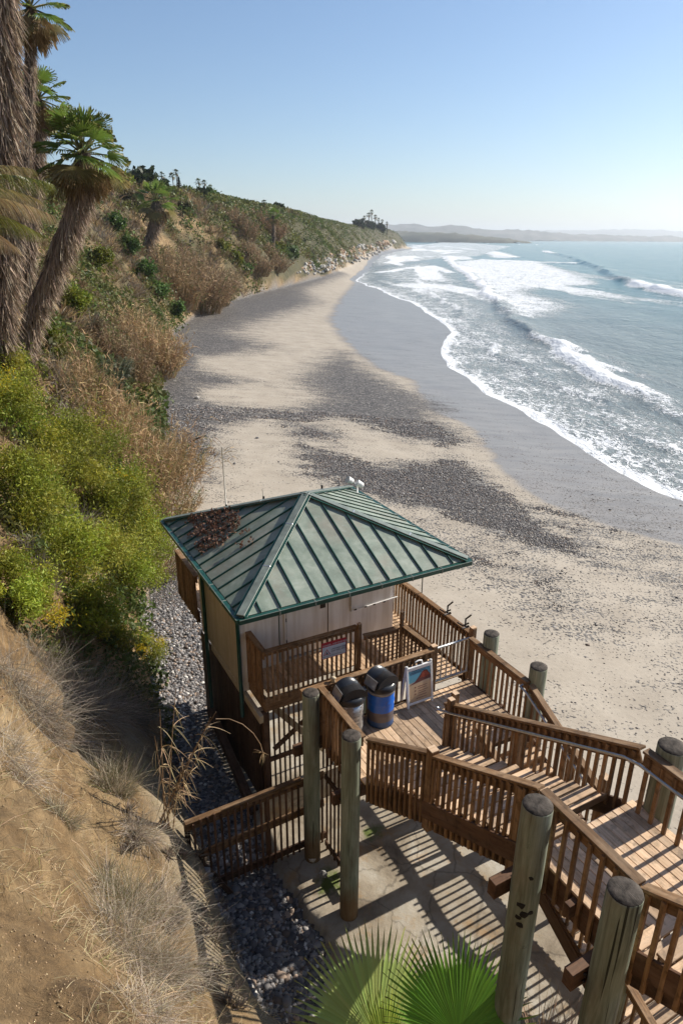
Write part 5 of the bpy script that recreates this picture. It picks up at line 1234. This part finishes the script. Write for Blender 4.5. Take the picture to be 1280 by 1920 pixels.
# feather palm at the left edge
def feather(acc, o, D, L, base, nl=60, ll=.5, droop=.55, w=.035):
    D = norm(np.asarray(D, float)); s = np.linspace(0.08, 1, nl); P_ = o + D * L * s[:, None]; P_[:, 2] -= droop * L * s ** 2; tg = D[None] * 1 + np.array([0, 0, -1.0]) * (2 * droop * s)[:, None]; tg = norm(tg); sd_ = norm(np.cross(tg, np.array([0, 0, 1.0])))
    for q in (-1, 1):
        blades(acc, P_, sd_ * q + tg * .55 + np.array([0, 0, .05]), ll * np.sin(pi * np.clip(s * .9 + .08, 0, 1)) ** .5, w, jitcol(nl, base, .2, .08), .75, 4, .15)
    blades(acc, o[None], D[None], L, .06, np.array([[.25, .2, .1]]), droop, 8, .2); blades(acc, o[None], D[None], L, .06, np.array([[.25, .2, .1]]), droop, 8, .2)
Yf = PB[1] * .72; o_f = PY(-170, 380, Yf); kf = depth_of(o_f) / FPX
e = bpy.data.objects.new('feather_palm', None); link(e); e.location = o_f; tag(e, "arching green and brown feather palm fronds entering from the left edge", 'palm')
for i, (tx, ty, col_) in enumerate([(95, 330, (.12, .13, .025)), (60, 300, (.20, .16, .06)), (100, 400, (.27, .20, .10)), (75, 440, (.13, .13, .03)), (30, 470, (.28, .20, .11)), (70, 365, (.24, .19, .08))]):
    tgt = PY(tx, ty, Yf * (1 + .03 * i)); D = tgt - o_f; L = np.linalg.norm(D); dr_ = .38; D = D + np.array([0, 0, dr_ * L]); ac = Acc(); feather(ac, np.zeros(3), D, np.linalg.norm(D), np.array(col_), 90, 55 * kf, dr_, .04); obj('frond', ac.mesh('frond', M_frond), e)
obj('trunk', tube_me('trunk', [(0, 0, -4.0), (0, 0, .1)], [.35, .3], M_bark, 10), e)
b = hit(218, 745); kf = depth_of(b) / FPX; e = bpy.data.objects.new('young_palm', None); link(e); e.location = b; tag(e, "young grey green feather palm in front of the tan reeds", 'palm')
for i in range(9):
    a = -1.2 + i * .32; ac = Acc(); feather(ac, np.zeros(3), np.array([sin(a) * .6, -.25, 1.1]), 95 * kf, np.array([.13, .15, .085]), 40, 22 * kf, .12, .05); obj('frond', ac.mesh('frond', M_frond), e)

# --- foreground fan palm
def front_palm():
    c0 = PY(775, 2120, 6.35); e = bpy.data.objects.new('fan_palm', None); link(e); e.location = c0; tag(e, "bright green fan palm fronds rising at the bottom edge over the pebbles", 'palm')
    g1, g2, g3 = np.array([.40, .50, .15]), np.array([.15, .32, .035]), np.array([.36, .44, .08])
    def frond(x, y, Yd, rpx, ax, nv, col, nseg, spread=R(95), tip=(.40, .27, .14)):
        h_ = PY(x, y, Yd); k_ = depth_of(h_) / FPX; ac = Acc(); stalk(ac, np.zeros(3), h_ - c0, .035, (.16, .2, .06)); fan(ac, h_ - c0, ax, nv, rpx * k_, nseg, spread, col, .12, .011, tip, rows=(.03, .3, .61, .75, .87, .95, 1.0), ragged=.12); obj('frond', ac.mesh('frond', M_frond), e)
    A_, N_ = np.array([0, .80, .60]), np.array([0, -.58, .81])
    frond(705, 1950, 6.5, 205, A_ + (-.06, 0, 0), N_ + (.15, 0, 0), g1, 48); frond(858, 1945, 6.1, 190, A_ + (.06, 0, 0), N_ + (-.12, 0, 0), g2, 50)
    frond(722, 1990, 6.2, 135, A_, N_, g3, 16, R(26)); frond(585, 2050, 6.1, 110, A_ + (-.9, -.2, 0), N_ + (.1, 0, 0), g1 * .9, 36); frond(975, 2050, 6.05, 120, A_ + (.9, -.2, 0), N_, g2 * 1.2, 36)
    frond(790, 2010, 6.75, 190, A_, N_, g1 * .9, 40)
    for x, y, r_, ax in ((1010, 2000, 150, (.35, .7, .6)), (1065, 2000, 125, (.5, .7, .6)), (600, 1980, 70, (-.5, .5, .6))):
        h_ = PY(x, y, 6.5); k_ = depth_of(h_) / FPX; ac = Acc(); stalk(ac, np.zeros(3), h_ - c0, .03, (.3, .2, .12)); n = 70; blades(ac, np.repeat((h_ - c0)[None], n, 0), np.array([ax]) + RG.normal(size=(n, 3)) * .28, r_ * k_ * RG.uniform(.6, 1.1, n), .018, jitcol(n, np.array([.34, .23, .15]), .3), .15, 4, .1, .2); obj('dead_frond', ac.mesh('dead_frond', M_dry), e)
    g = zat(c0[0], c0[1]); obj('trunk', tube_me('trunk', [(0, 0, g - c0[2] - .3), (0, 0, .1)], [.2, .17], M_bark, 12), e)
front_palm()

# --- stones
def ico(level0=True):
    t_ = (1 + 5 ** .5) / 2; V = np.array([(-1, t_, 0), (1, t_, 0), (-1, -t_, 0), (1, -t_, 0), (0, -1, t_), (0, 1, t_), (0, -1, -t_), (0, 1, -t_), (t_, 0, -1), (t_, 0, 1), (-t_, 0, -1), (-t_, 0, 1)], float) / math.hypot(1, t_)
    F = np.array([(0,11,5),(0,5,1),(0,1,7),(0,7,10),(0,10,11),(1,5,9),(5,11,4),(11,10,2),(10,7,6),(7,1,8),(3,9,4),(3,4,2),(3,2,6),(3,6,8),(3,8,9),(4,9,5),(2,4,11),(6,2,10),(8,6,7),(9,8,1)]); return V, F
def octa(): return np.array([(1,0,0),(0,1,0),(-1,0,0),(0,-1,0),(0,0,.8),(0,0,-.8)], float), np.array([(0,1,4),(1,2,4),(2,3,4),(3,0,4),(1,0,5),(2,1,5),(3,2,5),(0,3,5)])
def stones(name, label, x, y, z, r, base, lo=False, pal=None):
    BV, BF = octa() if lo else ico(); n = len(x); a = RG.random(n) * 2 * pi; sc = np.stack([r * RG.uniform(.85, 1.35, n), r * RG.uniform(.7, 1.0, n), r * RG.uniform(.45, .75, n)], 1)
    V = BV[None] * sc[:, None] * RG.uniform(.88, 1.12, (n, len(BV), 1)); c, s_ = np.cos(a)[:, None], np.sin(a)[:, None]; V = np.stack([V[..., 0] * c - V[..., 1] * s_, V[..., 0] * s_ + V[..., 1] * c, V[..., 2]], -1) + np.stack([x, y, z], 1)[:, None]
    F = (np.arange(n) * len(BV))[:, None, None] + BF[None]
    tone = RG.random(n) ** 1.6; C = np.array([.055, .053, .056])[None] + tone[:, None] * np.array([.17, .155, .14])[None]; wm = RG.random(n) < .16; C[wm] *= np.array([1.25, 1.0, .8]); w2 = RG.random(n) < .03; C[w2] = (.42, .40, .37); C *= base
    obj(name, mesh_np(name, V.reshape(-1, 3), F.reshape(-1, 3), M_rock, {'Col': np.repeat(C[:, None], len(BV), 1).reshape(-1, 3)}, True, 3), kind='stuff', label=label)
def scatter(n, r0, r1, a0, a1): r = r0 * (r1 / r0) ** RG.random(n); a = np.radians(RG.uniform(a0, a1, n)); return r * np.sin(a), r * np.cos(a)
def beach_pts(n, r0, r1, a0, a1, f):
    x, y = scatter(n, r0, r1, a0, a1); h, d, w, t = terr(x, y); m = (d < .25) & (w > .5); x, y, h, d = x[m], y[m], h[m], d[m]
    pm = pebmask(x, y); nz = fbm(x / 1.3, y / .8, 4, 401); k = RG.random(len(x)) < f(pm, nz); return x[k], y[k], h[k]
x, y, z, d_, t_, r_ = slope_points(16000, 4, 26, -75, -8, .9, 30); k_ = RG.random(len(x)) < ss(.42, .62, fbm(x / .7, y / .7, 3, 701)); x, y, z, r_ = x[k_], y[k_], z[k_], r_[k_]
_bk = None
def clods(x, y, z, r):
    BV, BF = octa(); n = len(x); V = BV[None] * (r[:, None, None] * RG.uniform(.6, 1.4, (n, 6, 1))) + np.stack([x, y, z], 1)[:, None]; F = (np.arange(n) * 6)[:, None, None] + BF[None]
    C = jitcol(n, np.array([.25, .175, .098]), .4, .05); obj('soil_crumbs', mesh_np('soil_crumbs', V.reshape(-1, 3), F.reshape(-1, 3), M_rock, {'Col': np.repeat(C[:, None], 6, 1).reshape(-1, 3)}, False, 3), kind='stuff', label="loose crumbs of sandy soil on the near slope")
clods(x, y, z, RG.uniform(.003, .016, len(x)) * (.6 + r_ / 14))
x, y, z = beach_pts(26000, 7, 19, -28, 6, lambda p, q: ss(.3, .8, p + (q - .5)))
sl_ = ~((x > -1.2) & (y < 9.0) & (x + .2 * y > 1.2)); x, y, z = x[sl_], y[sl_], z[sl_]
stones('pebbles', "rounded grey pebbles between the bluff foot and the hut", x, y, z + .01, RG.uniform(.028, .068, len(x)) * (1 + (RG.random(len(x)) < .05) * .9), 1.7)
x, y, z = beach_pts(16000, 13, 24, -26, -8, lambda p, q: ss(.3, .8, p + (q - .5)))
stones('pebbles', "grey pebbles filling the strip beside the hut wall", x, y, z + .01, RG.uniform(.04, .085, len(x)), 1.35)
x, y, z = beach_pts(210000, 22, 60, -22, 24, lambda p, q: np.where(p > .35, ss(.4, .8, p + (q - .5) * 1.3), .0) * .8)
stones('pebbles', "dark pebble bands crossing the middle of the beach", x, y, z + .01, RG.uniform(.03, .065, len(x)) * np.clip(np.hypot(x, y) / 34, .8, 1.8), 1.5, True)
x, y, z = beach_pts(60000, 14, 60, -14, 46, lambda p, q: np.clip(p, 0, .5) * .8 * ss(.36, .62, q) + .008)
stones('pebbles', "loose dark pebbles dotted over the open sand", x, y, z + .005, RG.uniform(.02, .055, len(x)) * (1 + (RG.random(len(x)) < .04) * 1.2), .85, True)

def rock_me(seed, col, sub=1):
    import bmesh as _b
    bm = _b.new(); _b.ops.create_icosphere(bm, subdivisions=2 if sub else 1, radius=1); rr = random.Random(seed); ph = [Vector((rr.gauss(0, 1), rr.gauss(0, 1), rr.gauss(0, 1))).normalized() for _ in range(9)]; of = [rr.uniform(.55, .95) for _ in ph]
    for v in bm.verts:
        for p_, o_ in zip(ph, of):
            dd = v.co.dot(p_)
            if dd > o_: v.co -= p_ * (dd - o_)
    me = bpy.data.meshes.new('rock'); bm.to_mesh(me); bm.free(); me.materials.append(col); return me
M_bo = [simple("pale_boulder", (.62, .58, .51), .85, var=.2, sc=3), simple("orange_boulder", (.55, .37, .23), .85, var=.2, sc=3), simple("grey_boulder", (.26, .25, .24), .85, var=.2, sc=3)]
RM = [[rock_me(q * 7 + i, m, 0) for i in range(4)] for q, m in enumerate(M_bo)]
RPOLY = [(556, 514), (575, 496), (610, 480), (655, 466), (725, 452), (742, 455), (715, 474), (680, 490), (640, 500), (600, 516)]
cnt = 0
while cnt < 290:
    a_, b_ = rnd.uniform(550, 745), rnd.uniform(450, 518)
    if not inpoly(np.array([a_]), np.array([b_]), RPOLY)[0]: continue
    p = hit(a_, b_, 60, 1500); dp = depth_of(p); up_ = (b_ < 492 - (a_ - 600) * .22)
    q = (1 if rnd.random() < .62 else 0) if up_ else rnd.choice([0, 0, 2, 1, 0])
    o = bpy.data.objects.new('boulder', RM[q][cnt % 4]); link(o); s_ = rnd.uniform(2.8, 5.2) / FPX * dp; o.scale = (s_ * rnd.uniform(.8, 1.4), s_ * rnd.uniform(.8, 1.2), s_ * rnd.uniform(.6, .95)); o.rotation_euler = (rnd.uniform(-.4, .4), rnd.uniform(-.4, .4), rnd.uniform(0, 6)); o.location = (p[0], p[1], p[2] + s_ * .2)
    tag(o, ["pale angular boulder in the rock heap at the foot of the green bluff", "orange tan boulder in the rock heap at the foot of the green bluff", "grey boulder in the rock heap at the foot of the green bluff"][q], 'boulder', 'boulders heaped at the foot of the green bluff: ' + ['pale', 'orange', 'grey'][q]); cnt += 1
for i, (a_, b_, r_, q, lab) in enumerate([(370, 748, 5, 0, "pale rock lying on the pebble strip"), (362, 884, 6, 2, "grey rock at the edge of the reeds on the beach"), (382, 888, 4, 0, "small pale rock beside the grey rock near the reeds"), (482, 822, 3.5, 2, "dark stone alone on the sand beyond the roof"), (573, 838, 3, 0, "small pale stone on the sand above the roof peak"), (440, 870, 3, 2, "small stone near the whip aerial on the sand"),
    (605, 1640, 9, 2, "grey rock on the mossy concrete near the second pile"), (586, 1612, 8, 0, "pale stone on the mossy concrete edge"), (478, 1500, 12, 0, "pale boulder behind the slatted fence")]):
    p = P(a_, b_, 3.1) if b_ > 1590 else hit(a_, b_, 6); dp = depth_of(p); o = bpy.data.objects.new('rock', RM[q][i % 4]); link(o); s_ = r_ / FPX * dp; o.scale = (s_ * 1.2, s_, s_ * .8); o.location = (p[0], p[1], p[2] + s_ * .3); o.rotation_euler = (0, 0, i); tag(o, lab, 'rock')
b = hit(372, 830, 8); o = obj('driftwood', tube_me('driftwood', [(-.5, 0, 0), (-.1, .1, .25), (.3, .1, .4), (.55, .3, .42)], [.06, .07, .05, .02], M_dmetal, 6), None, tuple(b)); tag(o, "dark bent branch lying on the pebbles by the reeds", 'driftwood')

# --- leaf litter on the roof
n = 3400; uu = RG.uniform(4.15, 5.9, n); vv_ = RG.uniform(13.6, 17.1, n); c_ = fbm(uu / .35, vv_ / .35, 3, 501); de_ = np.hypot((uu - 4.85) / .62, (vv_ - 15.6) / 1.25); k = (de_ + (c_ - .5) * 1.5 < .95) & (vv_ < 17.2 - (uu - 4.0) * .9); uu, vv_ = uu[k], vv_[k]; n = len(uu)
zz = EZ + (uu - 4.0) * (AZ - EZ) / 2.9 + RG.uniform(.02, .13, n); xyz = np.stack([uu * cos(TH) - vv_ * sin(TH), uu * sin(TH) + vv_ * cos(TH), zz], 1)
acc = Acc(); leaves(acc, xyz, np.zeros(3), RG.uniform(.05, .14, n), RG.uniform(.03, .06, n), jitcol(n, np.array([.17, .095, .065]), .5, .1)); obj('leaf_litter', acc.mesh('leaf_litter', M_dry), kind='stuff', label="brown leaf litter heaped on the bluff side corner of the green roof")

# --- houses on the bluff
for x_, y_, w_, h_, m1, m2, lab in ((388, 366, 15, 9, M_terr, M_roofw, "small terracotta walled house on the bluff edge below the pair of palms"), (348, 358, 16, 5, M_roofw, M_roofw, "low white house mostly hidden by the bluff edge")):
    b = hit(x_, y_); k_ = depth_of(b) / FPX; e = bpy.data.objects.new('house', None); link(e); e.location = (b[0], b[1] + 3, b[2] - 1); tag(e, lab, 'house'); wm, hm = w_ * k_, h_ * k_ + 1
    o = obj('wall', box_me(wm, 5, hm, m1), e, (0, 0, hm / 2)); o = obj('roof', box_me(wm * 1.1, 5.6, .3, m2), e, (0, 0, hm + .16)); obj('window', box_me(wm * .25, .1, hm * .3, M_glass), e, (wm * .15, -2.53, hm * .65))

# --- thin sea haze over the whole place
kz = NT("sea_haze"); kz.t.nodes.remove(kz.b); pv = kz.n('VolumePrincipled'); pv.inputs['Density'].default_value = 0.00011; pv.inputs['Color'].default_value = (.86, .93, 1, 1); pv.inputs['Anisotropy'].default_value = 0.3
kz.l(pv.outputs[0], kz.out.inputs['Volume'])
me = bpy.data.meshes.new('haze'); x0, x1, y0, y1, z0, z1 = -42000, 42000, -13500, 43000, -7, 300
me.from_pydata([(x, y, z) for x in (x0, x1) for y in (y0, y1) for z in (z0, z1)], [], [(0, 1, 3, 2), (4, 6, 7, 5), (0, 4, 5, 1), (2, 3, 7, 6), (0, 2, 6, 4), (1, 5, 7, 3)]); me.materials.append(kz.m)
obj('haze', me, kind='stuff')


if 0:
    print('TRIS', sum(len(o.data.polygons) * 2 for o in SC.objects if o.type == 'MESH' and o.data.users == 1))
